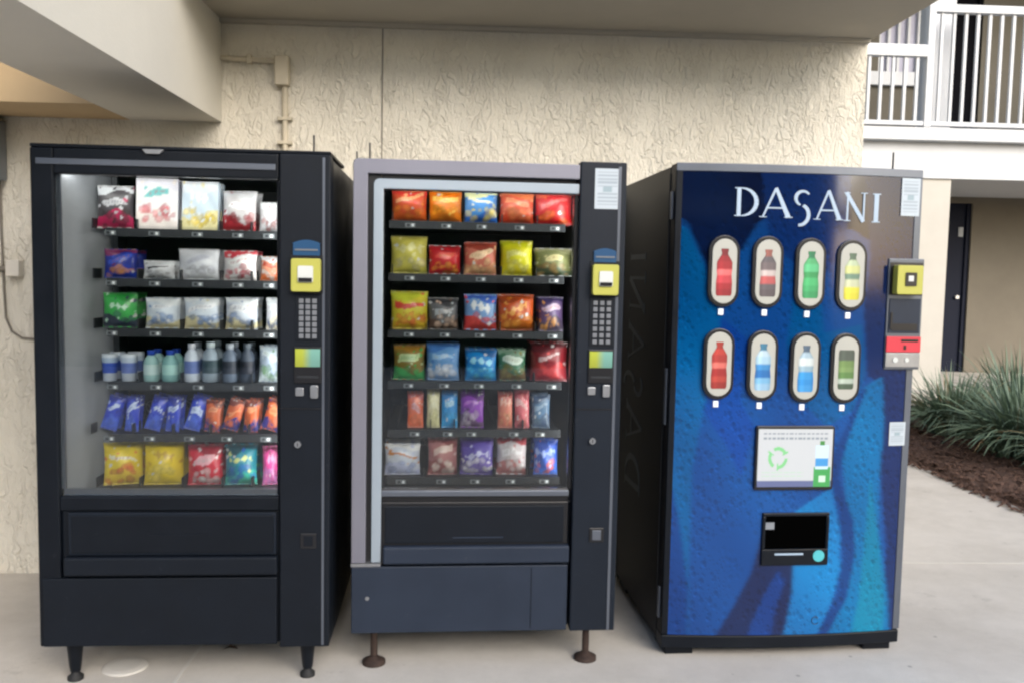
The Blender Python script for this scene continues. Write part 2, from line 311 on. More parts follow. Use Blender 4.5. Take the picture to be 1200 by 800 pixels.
o = empty('electrical_box', (-2.16, YW, 1.78)); tag(o, 'grey metal electrical box on the wall at left edge, above a thin cable', 'electrical box')
cpart(MB().box(-2.30, -2.082, YW-.09, YW-.001, 1.79, 2.05), 'box', M['greybox'], o, bevel=.006)
cpart(MB().box(-2.29, -2.092, YW-.097, YW-.091, 1.80, 2.04), 'cover', M['outlet'], o, bevel=.003)
cpart(MB().tube([(-2.11, YW-.012, 1.79), (-2.112, YW-.012, 1.6), (-2.105, YW-.012, 1.3), (-2.10, YW-.012, 1.18), (-2.075, YW-.012, 1.12), (-2.03, YW-.012, 1.09), (-1.97, YW-.012, 1.085)], .005), 'cable', M['cable'], o)
o = empty('outlet_box', (-2.05, YW, 1.36)); tag(o, 'small ivory outlet box with short dark pipe on wall left of vending machines', 'outlet')
cpart(MB().box(-2.08, -2.02, YW-.05, YW-.001, 1.365, 1.44), 'box', M['outlet'], o, bevel=.006)
cpart(MB().tube([(-2.35, YW-.02, 1.40), (-2.082, YW-.02, 1.40)], .012), 'pipe', M['cable'], o)

# ------------------------------------------------------------------ far wing with balcony
YF = 9.0
wg = empty('apartment_wing', (6.5, 9.5, 0)); tag(wg, 'pale two storey apartment wing with open ground passage in the right background', 'building')
def wpart(mb, name, mt, par=wg, **k):
    o = mb.build(name, mt, par, **k); o.location = -Vector(par.location) if par is wg else (0, 0, 0); return o
PL = .28
wpart(MB().box(1.9, 16, 8.98, 15, -.1, PL), 'plinth', M['concrete'])
zb_ = at(1100, 208, YF).z; zm_ = at(1100, 165, YF).z; zt_ = at(1100, 150, YF).z
wpart(MB().box(1.9, 16, YF+.12, 15, zb_, zm_).box(1.9, 16, YF+.10, 15, zm_, zt_-.02), 'floor_slab', M['white'], bevel=.004)
wpart(MB().box(1.9, 16, YF, YF+.099, zm_, zt_), 'slab_edge', M['white'], bevel=.006)
xc0, xc1 = at(1074, 330, 9.15).x, at(1108, 330, 9.15).x
wpart(MB().box(xc0, xc1, 9.15, 9.5, PL, zb_-.001).box(xc0-.05, xc1-.28, 9.1, 9.55, PL, PL+.001), 'column', mat('column_paint', (.47,.45,.41), .8, var=.05, vscale=3))
xd0, xd1 = 5.35, at(1135, 330, 11).x
dz = at(1120, 238, 11).z
wpart(MB().box(1.9, xd0, 11, 14.8, PL, zb_-.001).box(xd1, 16, 11, 14.8, PL, zb_-.001).box(xd0, xd1, 11, 14.8, dz, zb_-.001), 'ground_wall', M['beige'])
dr = wpart(MB().box(xd0, xd1, 11.06, 11.1, PL, dz), 'door', M['door'])
o = MB().box(xd1-.14, xd1-.08, 11.045, 11.059, dz-.42, dz-.30).build('number_plate', M['greybox'], dr)
o = MB().box(xd0-.0, xd0+.05, 11.03, 11.058, PL, dz-.001).box(xd1-.05, xd1, 11.03, 11.058, PL, dz-.001).build('door_frame', M['door'], dr)
o = MB().tube([(xd1-.12, 11.02, PL+.95), (xd1-.12, 11.058, PL+.95)], .025).build('handle', M['steel'], dr)
# upper storey
def ux(px, y=11): return at(px, 80, y).x
xs0, xs1 = ux(1113), ux(1149); xw0, xw1 = ux(1029), ux(1091); zu = zt_-.02
za, zb2 = zu+1.02, zu+2.4
wpart(MB().box(1.9, xw0, 11, 14.8, zu, 5.8).box(xw0, xw1, 11, 14.8, zu, za).box(xw0, xw1, 11, 14.8, zb2, 5.8).box(xw1, xs0, 11, 14.8, zu, 5.8)
      .box(xs0, xs1, 11, 14.8, zu+2.6, 5.8).box(xs1, 16, 11, 14.8, zu, 5.8), 'upper_wall', mat('shaded_taupe_paint', (.115,.105,.085), .85, spec=.2, var=.08, vscale=2.5))  # wall colour darkened to stand in for the roof's shade
wd = wpart(MB().box(xw0, xw1, 11.08, 11.12, za, zb2), 'window', M['curtain'])
MB().box(xw0-.12, xw1+.0, 10.93, 10.999, za-.16, za).build('sill', M['white'], wd)
q = MB(); n = 5
for i in range(n+1):
    x = xw0+(xw1-xw0-.05)*i/n; q.box(x, x+.03, 11.03, 11.079, za, zb2)
q.build('frame', M['white'], wd)
sl = wpart(MB().box(xs0, xs1, 11.08, 11.12, zu, zu+2.6), 'sliding_door', M['void'])
MB().box(xs0-.0, xs0+.04, 11.03, 11.079, zu, zu+2.6).box(xs1-.04, xs1, 11.03, 11.079, zu, zu+2.6).build('frame', M['void'], sl)
xq0, xq1 = ux(1092, 9.4), ux(1117, 9.4)
wpart(MB().box(xq0, xq1, 9.4, 9.7, zu, 5.6), 'upper_column', M['white'])
wpart(MB().box(1.9, 16, YF, 15, 5.6, 5.85), 'roof_slab', M['beige'])
# balcony railing
rl = empty('balcony_railing', (6.5, YF+.04, zt_)); tag(rl, 'white balcony railing with thin upright bars on the upper floor at right', 'railing')
def rpart(mb, name, **k):
    o = mb.build(name, M['white'], rl, **k); o.location = -Vector(rl.location); return o
zr = at(1150, 10, YF+.04).z; zl = at(1055, 55, YF+.04).z; xp = at(1088, 80, YF+.04).x; y0, y1 = YF+.01, YF+.07
rpart(MB().box(xp+.03, 13, y0-.01, y1+.01, zr-.06, zr+.02), 'top_rail', bevel=.006)
rpart(MB().box(2.0, xp-.03, y0-.01, y1+.01, zl-.10, zl+.02), 'top_rail', bevel=.006)
rpart(MB().box(xp+.03, 13, y0, y1, zt_+.02, zt_+.065), 'bottom_rail', bevel=.004)
rpart(MB().box(2.0, xp-.03, y0, y1, zt_+.02, zt_+.065), 'bottom_rail', bevel=.004)
for x in (xp, xp+2.9, xp+5.8): rpart(MB().box(x-.035, x+.035, y0-.012, y1+.012, zt_+.002, zr+.05), 'post', bevel=.004)
gp = (at(1152, 80, YF).x - at(1138, 80, YF).x)*1.0
x = xp+gp*.95
k = 0
while x < xp+5.8:
    if abs(x-xp-2.9) > .06: rpart(MB().box(x-.014, x+.014, y0+.015, y1-.015, zt_+.066, zr-.061), 'baluster')
    x += gp; k += 1
x = xp-gp*.95
while x > xp-2.2:
    rpart(MB().box(x-.014, x+.014, y0+.015, y1-.015, zt_+.066, zl-.101), 'baluster'); x -= gp

# ------------------------------------------------------------------ building across the courtyard, behind the camera (seen in reflections)
ob = empty('courtyard_building', (9, -14, 0)); tag(ob, 'white apartment block across the courtyard, seen only as a reflection in the blue machine', 'building')
def opart(mb, name, mt):
    o = mb.build(name, mt, ob); o.location = -Vector(ob.location); return o
opart(MB().box(1.2, 12.5, -20, -14.2, -.1, 7.5), 'wall', M['beige'])
for z in (2.7, 5.4): opart(MB().box(1.1, 12.7, -14.19, -12.7, z, z+.4), 'balcony_slab', M['white'])
q = MB()
for z in (3.1, 5.8):
    for i in range(33): q.box(1.1+i*.35, 1.16+i*.35, -12.8, -12.75, z, z+1.05)
    q.box(1.05, 12.7, -12.82, -12.73, z+1.05, z+1.13)
opart(q, 'railing', M['white'])
for z in (.3, 3.15, 5.85):
    for i in range(3): opart(MB().box(2.2+i*3.6, 4.2+i*3.6, -14.19, -14.15, z, z+1.95), 'window', M['dark'])

hb = MB(); hr = random.Random(11)  # leafy block added behind the camera to darken the glass reflections
for i in range(12000):
    p = Vector((hr.uniform(-20, .9), hr.uniform(-10, -8.8), hr.uniform(0, 3.3)+.15*math.sin(i)))
    if hr.random() < .5: p.y = -8.75-hr.random()*.15
    n_ = Vector((hr.gauss(0, 1), hr.gauss(0, 1), hr.gauss(0, 1))).normalized(); a_ = n_.orthogonal().normalized()*hr.uniform(.06, .13); b_ = n_.cross(a_)
    g_ = hr.uniform(.6, 1.3); hb.add([p-a_, p+b_*.5, p+a_, p-b_*.5], [(0,1,2,3)], (.035*g_, .065*g_, .025*g_))
hb.box(-20, .9, -9.9, -9.0, -.05, 3.1, (.02, .035, .015))
tag(hb.build('added_hedge', M['green']), 'unseen greenery added across the courtyard to darken reflections in the glass', 'added_hedge')
# ------------------------------------------------------------------ grassy shrubs in the bed
def shrub(x, y, h, rad, n, seed, label):
    rr = random.Random(seed); b = MB()
    for i in range(n):
        a = rr.uniform(0, math.tau); sp = rr.random()**.6; L_ = h*rr.uniform(.75, 1.35); lean = sp*1.15
        bx, by = math.cos(a)*rad*.35*rr.random(), math.sin(a)*rad*.35*rr.random()
        w_ = rr.uniform(.007, .013); d = Vector((math.cos(a), math.sin(a), 0)); sd_ = Vector((-d.y, d.x, 0)); p = Vector((bx, by, 0)); ang = lean*.45
        vs = []; K = 6; tw = rr.uniform(-.6, .6)
        g = rr.random()
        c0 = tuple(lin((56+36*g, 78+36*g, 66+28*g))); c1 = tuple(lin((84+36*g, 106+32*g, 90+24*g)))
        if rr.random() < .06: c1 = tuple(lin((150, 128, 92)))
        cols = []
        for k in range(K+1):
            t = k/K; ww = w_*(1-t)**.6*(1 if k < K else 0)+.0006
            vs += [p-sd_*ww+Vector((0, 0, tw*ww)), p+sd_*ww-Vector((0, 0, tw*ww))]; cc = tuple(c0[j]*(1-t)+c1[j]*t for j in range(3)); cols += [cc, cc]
            p = p + (d*math.sin(ang)+Vector((0, 0, math.cos(ang))))*(L_/K); ang += lean*.30
            p.z = max(p.z, .01+.02*rr.random())
        b.add(vs, [(2*k, 2*k+1, 2*k+3, 2*k+2) for k in range(K)], cols)
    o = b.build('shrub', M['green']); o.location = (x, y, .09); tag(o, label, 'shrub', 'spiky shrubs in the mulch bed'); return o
shrub(4.20, 7.45, .50, .6, 700, 1, 'grey green spiky shrub nearest the blue machine in the mulch bed')
shrub(4.95, 7.75, .62, .6, 700, 2, 'spiky shrub standing in front of the navy door, behind the others')
shrub(4.20, 6.50, .54, .6, 1000, 3, 'low arching shrub at the front corner of the mulch bed, by the walk')
shrub(5.1, 6.85, .60, .6, 800, 4, 'tall grey green shrub in front of the tan passage wall at right edge')
shrub(4.30, 5.85, .50, .6, 900, 5, 'shrub at the right edge of the picture, closest to the walkway')

# ------------------------------------------------------------------ machine frame helpers
MP = {1: (-1.436, 2.9648, .033, .9616), 2: (-.4144, 3.0871, .0473, .9486), 3: (.727, 3.2046, .0561, .9348)}
def mp(k, px, py, v=0):
    X, Y, r, _ = MP[k]; c_, s_ = math.cos(r), math.sin(r); n = Vector((-s_, c_, 0)); o_ = Vector((X, Y, 0))+n*v
    C_ = Vector((0, 0, HC)); d = ray(px, py); t = ((o_-C_).dot(n))/d.dot(n); P = C_+d*t
    return (P-o_).dot(Vector((c_, s_, 0))), P.z
def world(k, u, v, z):
    X, Y, r, _ = MP[k]; return (X+u*math.cos(r)-v*math.sin(r), Y+u*math.sin(r)+v*math.cos(r), z)
def rect(k, x0, y0, x1, y1, v=0):
    a = mp(k, x0, y0, v); b_ = mp(k, x1, y1, v); return a[0], b_[0], b_[1], a[1]       # u0,u1,z0,z1
def round_poly(u0, u1, z0, z1, r, n=6):
    P = []
    for cx, cz, a0 in ((u1-r, z1-r, 0), (u0+r, z1-r, 90), (u0+r, z0+r, 180), (u1-r, z0+r, 270)):
        for i in range(n+1):
            a = R(a0+90*i/n); P.append((cx+r*math.cos(a), cz+r*math.sin(a)))
    return P
def cgrid(b, u0, u1, z0, z1, y, fn, nu=24, nz=24, yf=None):   # coloured sheet facing -y
    vs = []; cs = []
    for j in range(nz+1):
        for i in range(nu+1):
            u = u0+(u1-u0)*i/nu; z = z0+(z1-z0)*j/nz; vs.append((u, yf(u) if yf else y, z)); cs.append(fn(i/nu, j/nz))
    b.add(vs, [(j*(nu+1)+i, j*(nu+1)+i+1, (j+1)*(nu+1)+i+1, (j+1)*(nu+1)+i) for j in range(nz) for i in range(nu)], cs, True); return b

def reader(k, root, x0, y0, x1, y1, v=0.0):
    u0, u1, z0, z1 = rect(k, x0, y0, x1, y1, v)
    rd = MB().prism(round_poly(u0, u1, z0, z1, .008), v-.028, v-.001).build('card_reader', M['yellow'], root, bevel=.002)
    w_, h_ = u1-u0, z1-z0
    MB().prism(round_poly(u0+w_*.24, u1-w_*.24, z0+h_*.28, z1-h_*.22, .006), v-.033, v-.0285).build('touch_pad', M['rwhite'], rd)
    MB().box(u0+w_*.27, u1-w_*.27, v-.037, v-.0335, z0+h_*.30, z0+h_*.42).build('card_slot', M['rblack'], rd)
    for i in range(3): pass
    return rd
def keypad(k, root, x0, y0, x1, y1, v=0.0):
    u0, u1, z0, z1 = rect(k, x0, y0, x1, y1, v)
    kp = MB().box(u0-.008, u1+.008, v-.004, v-.001, z0-.006, z1+.006).build('keypad', M['black2'], root, bevel=.002)
    for j in range(7):
        for i in range(3):
            uu = u0+(u1-u0)*(i+.5)/3; zz = z0+(z1-z0)*(j+.5)/7
            MB().box(uu-.0075, uu+.0075, v-.008, v-.0045, zz-.0075, zz+.0075).build('key', M['key'], kp, bevel=.001)
def column_kit(k, root, P):
    before = set(root.children); column_kit_(k, root, P)
    for o_ in root.children:
        if o_ not in before: o_.location.y = -.0095 if k == 1 else -.0115
def column_kit_(k, root, P):
    # P: dict of pixel rectangles for the control column
    u0, u1, z0, z1 = rect(k, *P['badge'])
    q = MB().prism([(u0+.004, z0), (u1-.004, z0), (u1-.004, z1-.012)]+[(u0+(u1-u0)*(1-t/8), z1-.012+.012*math.sin(math.pi*t/8)) for t in range(9)]+[(u0+.004, z1-.012)][:0]+[(u0+.004, z1-.012)], -.008, -.001)
    bd = q.build('badge', M['navy'], root)
    MB().box(u0+.01, u1-.01, -.011, -.0085, z0+.016, z0+.021).build('badge_stripe', M['key'], bd)
    u0, u1, z0, z1 = rect(k, *P['reader']); MB().box(u0-.006, u1+.006, -.006, -.0015, z0-.006, z1+.012).build('reader_plate', M['rblack'], root)
    rd = reader(k, root, *P['reader'], v=-.007)
    keypad(k, root, *P['keypad'])
    u0, u1, z0, z1 = rect(k, *P['lcd'])
    lp = MB().box(u0-.004, u1+.004, -.008, -.001, z0-.055, z1+.006).build('display', M['rblack'], root, bevel=.002)
    def lc(s, t):
        a_ = min(1, max(0, (s-.3)*3)); g_ = .75+.3*t; return tuple((x*(1-a_)+y*a_)*g_ for x, y in zip(lin((160, 168, 62)), lin((112, 158, 146))))
    cgrid(MB(), u0, u1, z0, z1, -.0095, lc, 12, 8).build('screen', M['lcd'], lp)
    MB().box(u0+.006, u1-.006, -.0098, -.0085, z0-.038, z0-.030).build('coin_slot', M['shelf'], lp)
    ux_, z_ = mp(k, *P['coin1']); MB().prism(round_poly(ux_-.014, ux_+.014, z_-.014, z_+.014, .004), -.010, -.001).build('coin_return_button', M['steel'], root, bevel=.002)
    ux_, z_ = mp(k, *P['coin2']); MB().prism(round_poly(ux_-.013, ux_+.013, z_-.022, z_+.022, .006), -.012, -.001).build('coin_insert', M['steel'], root, bevel=.002)
    ux_, z_ = mp(k, *P['lock']); lk = MB().tube([(ux_, -.014, z_), (ux_, -.001, z_)], .011, 16).build('lock', M['steel'], root)
    MB().box(ux_-.0015, ux_+.0015, -.0165, -.0145, z_-.006, z_+.006).build('keyhole', M['rblack'], lk)
    ux_, z_ = mp(k, *P['cup']); MB().box(ux_-.026, ux_+.026, -.0045, -.001, z_-.026, z_+.026).build('coin_cup', M['rblack'], root, bevel=.002)
    o = MB().box(ux_-.016, ux_+.016, -.007, -.005, z_-.018, z_+.018).build('coin_flap', M['trim'] if k == 2 else M['black2'], root, bevel=.001)
def leg(root, u, v, z1, mt, foot_r=.028, taper=True):
    q = MB()
    if taper: q.lathe(u, v, [(.017, .03), (.02, .05), (.028, z1)], 4 if False else 12)
    else: q.lathe(u, v, [(.013, .018), (.013, z1)], 12)
    lg = q.build('leg', mt, root)
    MB().lathe(u, v, [(foot_r, 0), (foot_r, .012), (foot_r*.6, .02), (.014, .03)], 16).build('foot', M['rust'] if not taper else M['rubber'], lg)
def coil(u, v0, v1, z, r=.026, turns=7):
    n = turns*12; return MB().tube([(u+r*math.cos(i/12*math.tau), v0+(v1-v0)*i/n, z+r+r*math.sin(i/12*math.tau)) for i in range(n+1)], .0016, 4)

# ------------------------------------------------------------------ products
def paint(pal, seed):
    rr = random.Random(seed); base, top, logo, food, bot = [lin(c_) for c_ in pal]
    foods = [(rr.uniform(.1, .9), rr.uniform(.08, .42), rr.uniform(.05, .13), rr.uniform(.6, 1.35)) for _ in range(13)]
    spots = [(rr.uniform(0, 1), rr.uniform(.2, 1), rr.uniform(.02, .07), rr.choice((logo, food, bot, top, (.6,.6,.6)))) for _ in range(12)]
    lr, ph = rr.uniform(.26, .42), rr.uniform(0, 6); ly = rr.uniform(.56, .72); sl = rr.uniform(-.25, .35); lh = rr.uniform(.07, .15); mode = rr.randint(0, 3)
    W3 = [(rr.uniform(5, 17), rr.uniform(5, 17), rr.uniform(0, 6)) for _ in range(4)]
    def f(s, t):
        n = sum(math.sin(a_*s+b_*t+p_) for a_, b_, p_ in W3)/4
        s2, t2 = s+.03*n, t+.03*math.sin(9*s+ph)
        c_ = base
        if t2 > .80+.08*math.sin(s2*3+ph): c_ = top
        if t2 < .30+.12*math.sin(s2*4+ph): c_ = bot
        for fx, fy, fr, br in foods:
            d = math.hypot(s2-fx, (t2-fy)*1.2)
            if d < fr: c_ = tuple(.45*y_+.55*x*br*(1.15-.5*d/fr) for x, y_ in zip(food, c_))
        for fx, fy, fr, cc in spots:
            if abs(s2-fx)+abs(t2-fy) < fr: c_ = cc
        dy = t2-ly-sl*(s2-.5); dx = (s2-.5)/lr
        if mode == 0: e = dx*dx+(dy/lh)**2 < 1
        elif mode == 1: e = abs(dx) < 1 and abs(dy) < lh*.75
        elif mode == 2: e = abs(dx) < 1 and abs(dy) < lh*(.55+.45*math.sin(dx*9+ph))
        else: e = abs(dx) < 1.1 and abs(dy) < lh*.5*(1-.4*dx)
        if e:
            c_ = logo
            if mode != 2 and abs(dy) < lh*.38 and math.sin(s2*75+ph)+.5*math.sin(s2*43) > -.1 and abs(dx) < .8: c_ = tuple(.5*x+.3*y_ for x, y_ in zip(logo, food))
        if t > .95 or t < .04: c_ = tuple(x*.7+.06 for x in c_)
        return tuple(max(0, x*(1+.12*n)) for x in c_)
    return f
def bag_mesh(w_, h_, th, fn, seed, nu=26, nz=32):
    rr = random.Random(seed); b = MB(); P = [(rr.uniform(4, 11), rr.uniform(4, 11), rr.uniform(0, 6), rr.uniform(.3, 1)) for _ in range(5)]; ph0 = rr.uniform(0, 6)
    for side in (-1, 1):
        vs = []; cs = []
        for j in range(nz+1):
            t = j/nz
            for i in range(nu+1):
                s = i/nu; cr = max(0, min(1, min(t, 1-t)/.05)); pf = (max(0, math.sin(math.pi*min(1, max(0, (t-.04)/.92)))))**.55*max(0, math.sin(math.pi*s))**.6
                wr = sum(a_*math.sin(s*fx+ph)*math.sin(t*fz+ph*2) for fx, fz, ph, a_ in P)*.05
                fold = .06*math.sin(s*24+ph0)*math.exp(-min(t, 1-t)*9)
                y = side*th*.5*(pf*(1+wr)+cr*fold*.6) + (0 if cr >= 1 else .0012*math.sin(s*60))
                wz = w_*(1-.07*math.sin(math.pi*t)**.5); x = (s-.5)*wz; z = t*h_ + .004*math.sin(s*40)*(0 if .05 < t < .95 else 0)
                vs.append((x, y, z)); cs.append(fn(s, t) if side < 0 else tuple(q*.8 for q in fn(0, .5)))
        fs = [(j*(nu+1)+i, j*(nu+1)+i+1, (j+1)*(nu+1)+i+1, (j+1)*(nu+1)+i) for j in range(nz) for i in range(nu)]
        if side > 0: fs = [f_[::-1] for f_ in fs]
        b.add(vs, fs, cs, True)
    return b
def carton_mesh(w_, h_, d_, fn):
    b = MB(); cgrid(b, -w_/2, w_/2, 0, h_, -d_/2, fn, 24, 28)
    e = [fn(.02, t/8) for t in range(9)]
    c_ = fn(.03, .5)
    x0, x1, y0, y1 = -w_/2, w_/2, -d_/2, d_/2
    b.add([(x0,y0,0),(x0,y1,0),(x0,y1,h_),(x0,y0,h_)], [(0,3,2,1)], c_); b.add([(x1,y0,0),(x1,y1,0),(x1,y1,h_),(x1,y0,h_)], [(0,1,2,3)], c_)
    b.add([(x0,y0,h_),(x1,y0,h_),(x1,y1,h_),(x0,y1,h_)], [(0,1,2,3)], c_); b.add([(x0,y1,0),(x1,y1,0),(x1,y1,h_),(x0,y1,h_)], [(0,3,2,1)], c_); b.add([(x0,y0,0),(x1,y0,0),(x1,y1,0),(x0,y1,0)], [(0,3,2,1)], c_)
    return b
W_ = (232, 232, 230)
PN = {'pack': 'snack_pack', 'bag': 'snack_bag', 'carton': 'snack_box', 'cup': 'drink_cup', 'bar': 'candy_bar', 'bottle': 'small_bottle'}
CATS = {'pack': 'snack pack', 'bag': 'snack bag', 'carton': 'box', 'cup': 'cup', 'bar': 'candy bar', 'bottle': 'bottle'}
GR = {1: 'snacks on the coil shelves of the left machine', 2: 'snacks on the coil shelves of the middle machine'}
def product(k, zs, x0, y0, x1, y1, kind, pal, label, seed, back=None, slant=0, vfront=.125):
    u0, u1, z0, z1 = rect(k, x0, y0, x1, y1, vfront); w_ = u1-u0; h_ = max(.02, z1-zs-.002); uc = (u0+u1)/2; fn = paint(pal, seed)
    rr = random.Random(seed+99)
    th = {'bag': .075, 'pack': .052, 'bar': .026}.get(kind, .05)
    if kind in ('bag', 'pack', 'bar'): me = bag_mesh(w_*1.04, h_, min(th, w_*.6), fn, seed, *( (26, 32) if kind != 'bar' else (12, 30))); mt = M['foil']
    elif kind == 'carton': me = carton_mesh(w_, h_, .03, fn); mt = M['clear']
    else:
        r_ = w_/2; b_, t_, l_, f_, o_ = [lin(c_) for c_ in pal]
        if kind == 'cup': prof = [(r_*.8, 0), (r_*.84, h_*.02), (r_*.88, h_*.3), (r_*.9, h_*.31), (r_*.95, h_*.68), (r_*.96, h_*.69), (r_, h_*.86), (r_, h_*.9), (r_*.97, h_)]; cl = [o_, o_, o_, l_, l_, b_, b_, t_, t_]
        else: prof = [(r_*.9, 0), (r_, h_*.04), (r_, h_*.22), (r_, h_*.23), (r_, h_*.55), (r_, h_*.56), (r_*.85, h_*.72), (r_*.45, h_*.84), (r_*.45, h_*.86), (r_*.5, h_*.861), (r_*.5, h_)]; cl = [b_, b_, b_, l_, l_, b_, b_, b_, t_, t_, t_]
        me = MB().lathe(0, 0, prof, 24, cl); mt = M['clear']
    o = me.build(PN[kind], mt)
    lean = 0 if kind in ('cup', 'bottle') else rr.uniform(.06, .16)
    r_m = MP[k][2]
    yaw = rr.uniform(-.10, .10) + (.18 if k == 1 and kind == 'bag' else 0)
    vv = vfront + (w_/2 if kind in ('cup', 'bottle') else .028)
    def place(ob, dv, du=0, extra=0):
        ob.location = world(k, uc+du, vv+dv, zs+.002 + (abs(math.sin(slant))*w_*.5 if slant else 0)); ob.rotation_euler = (-lean-extra, slant, r_m+yaw)
    place(o, 0); tag(o, label, CATS[kind], GR[k])
    if back is not None:
        c_ = o.copy(); COL.objects.link(c_); place(c_, back, rr.uniform(-.004, .004), .03)
        tag(c_, 'behind the ' + label, CATS[kind], GR[k])
    return o

# palettes: base, top, logo, food, bottom
ORN = (222,92,30); RED = (200,30,34); YEL = (232,208,40); BLU = (38,70,190); WHT = (225,228,232)
def vending_body(k, name, label, bodym, colm, H=1.80, zb=.132):
    X, Y, r, W = MP[k]; root = empty(name, (X, Y, 0), r); tag(root, label, 'vending machine', 'vending machines against the stucco wall'); return root
D = .82
# ================================================================== LEFT MACHINE
k = 1; X, Y, r, W = MP[1]
m1 = vending_body(1, 'snack_machine', 'black glass front snack machine with no silver trim, leftmost of the three', None, None)
uL, uR, zT, zB = .073, .792, 1.716, .655
MB().box(0, .02, .05, D, .132, 1.79).box(W-.16, W, .05, D, .132, 1.79).box(.02, W-.16, .05, D, 1.735, 1.79).box(.02, W-.16, D-.03, D, .132, 1.735).box(.02, W-.16, .05, D-.03, .132, .60).build('cabinet', M['black'], m1, bevel=.004)
MB().box(.0205, W-.1605, D-.08, D-.0305, .601, 1.734).box(.0205, .0455, .10, D-.081, .601, 1.734).box(.0205, W-.1605, .10, D-.081, .601, .61).box(W-.175, W-.1605, .051, D-.081, .611, 1.734).build('back_liner', M['inner'], m1)
MB().add([(.076, .045, .612), (.176, .24, .612), (.176, .24, 1.73), (.076, .045, 1.73), (.066, .05, .612), (.166, .245, .612), (.166, .245, 1.73), (.066, .05, 1.73)], [(0,1,2,3),(4,7,6,5),(0,3,7,4),(1,5,6,2),(3,2,6,7),(0,4,5,1)]).build('side_liner', M['liner'], m1)
MB().box(.176, .196, .22, .24, .612, 1.73).build('liner_post', M['shelf'], m1)
df = MB().box(0, uL, 0, .048, .14, 1.80).box(uL, uR, 0, .048, zT, 1.80).box(uL, uR, 0, .048, .605, zB).box(uL, uR, .012, .048, .14, .604).box(.782, .7945, .012, .048, zB+.0005, zT-.0005)
df = df.build('door_frame', M['black'], m1, bevel=.006, seg=3)
nb = MB()
poly = [(uL+.06, 1.803), (.40, 1.803), (.36, 1.787), (.33, 1.781), (.30, 1.787), (.26, 1.795)]
nb.box(.02, W-.18, -.006, -.0005, 1.745, 1.765).build('top_moulding', M['trim'], m1, bevel=.002)
MB().prism([(.355, 1.801), (.425, 1.801), (.412, 1.786), (.368, 1.786)], -.010, .03).build('top_latch', M['steel'], m1, bevel=.002)
MB().box(0, W, .0, .4, 1.8005, 1.812).build('top_cap', M['black'], m1, bevel=.004)
MB().box(uL+.001, uR-.001, .018, .023, zB+.001, zT-.001).build('glass', M['glass'], m1)
MB().box(uL+.005, uR-.002, .024, .034, zB+.001, zB+.02).box(uL+.001, uL+.011, .024, .034, zB+.02, zT-.001).build('glass_seal', M['trim'], m1)
MB().box(uR+.003, W, -.010, .049, .132, 1.80).build('control_column', M['black2'], m1, bevel=.005)
MB().box(W-.026, W-.018, -.013, -.0105, .14, 1.79).build('column_edge_strip', M['trim'], m1)
u0, u1, z0, z1 = rect(1, 84, 603, 321, 646)
MB().box(u0-.01, u1+.008, -.004, .0115, z0-.008, z1+.008).build('delivery_surround', M['slate2'], m1, bevel=.002)
fl = MB().box(u0, u1, -.009, -.0045, z0, z1).build('delivery_flap', M['black'], m1, bevel=.003)
MB().box(u0+.25, u0+.45, -.0115, -.0095, z1-.07, z1-.064).build('flap_lip', M['black2'], fl)
MB().box(.088, .788, -.022, .0115, .388, .452).build('ledge', M['black2'], m1, bevel=.008, seg=3)
MB().box(.014, .785, -.006, .0115, .142, .376).build('kick_panel', M['black2'], m1, bevel=.003)
MB().box(.003, .9, .02, .0, .15, .16)
MB().box(uR+.006, W-.03, -.0125, -.0105, .955, .959).build('column_seam', M['rblack'], m1)
MB().tube([(.897, .06, 1.80), (.897, .06, 1.872)], .0032, 6).build('antenna', M['rblack'], m1)
column_kit(1, m1, dict(badge=(343, 281, 377, 300), reader=(343, 303, 377, 342), keypad=(350, 349, 373, 397), lcd=(347, 408, 376, 429), coin1=(352, 458), coin2=(369, 458), lock=(350, 519), cup=(362, 632)))
for u, v in ((.09, .06), (W-.083, .06), (.09, D-.07), (W-.083, D-.07)): leg(m1, u, v, .133, M['black'], .026)
MB().box(.08, .78, .052, .070, 1.722, 1.734).build('hidden_cabinet_lamp', M['tube'], m1)  # unseen top strip, added to light the shelves
MB().box(.7795, .7865, .052, .09, .66, 1.70).build('hidden_cabinet_lamp', M['tube'], m1)  # unseen strip added behind the column to brighten the lower rows
S1 = [mp(1, 200, y, .125)[1] for y in (270, 328, 386, 448, 508, 570)]
slots1 = [132, 183, 233, 280, 316]
def shelves(k, root, S_, u0, u1, slots, ymid, narrow=()):
    for i, z in enumerate(S_):
        sh = MB().box(u0, u1, .11, D-.1, z-.012, z).box(u0, u1, .105, .11, z-.025, z+.003).build('shelf', M['shelf'], root)
        sl_ = slots if i not in narrow else narrow[i]
        for px in sl_:
            uu = mp(k, px, ymid, .105)[0]
            if uu+.022 > u1: uu = u1-.024
            MB().box(uu-.020, uu+.016, .1015, .1045, z-.021, z-.006, lin((120, 126, 130))).box(uu-.014, uu-.003, .1005, .1012, z-.018, z-.009, lin((40, 44, 50))).box(uu+.003, uu+.011, .1005, .1012, z-.018, z-.009, lin((235, 238, 240))).build('price_tag', M['print'], sh)
            if i < 6: coil(min(uu, u1-.03), .19, D-.16, z+.001).build('coil', M['wire'], sh)
            MB().box(uu-.066, uu-.063, .115, D-.16, z+.001, z+.035).build('divider', M['shelf'], sh)
shelves(1, m1, S1, .197, .782, slots1, 400, {4: [127, 175, 222, 266, 312]})
GRN=(40,150,60); TEA=(20,120,130); PNK=(214,60,130); CRM=(222,210,175); DK=(50,50,58)
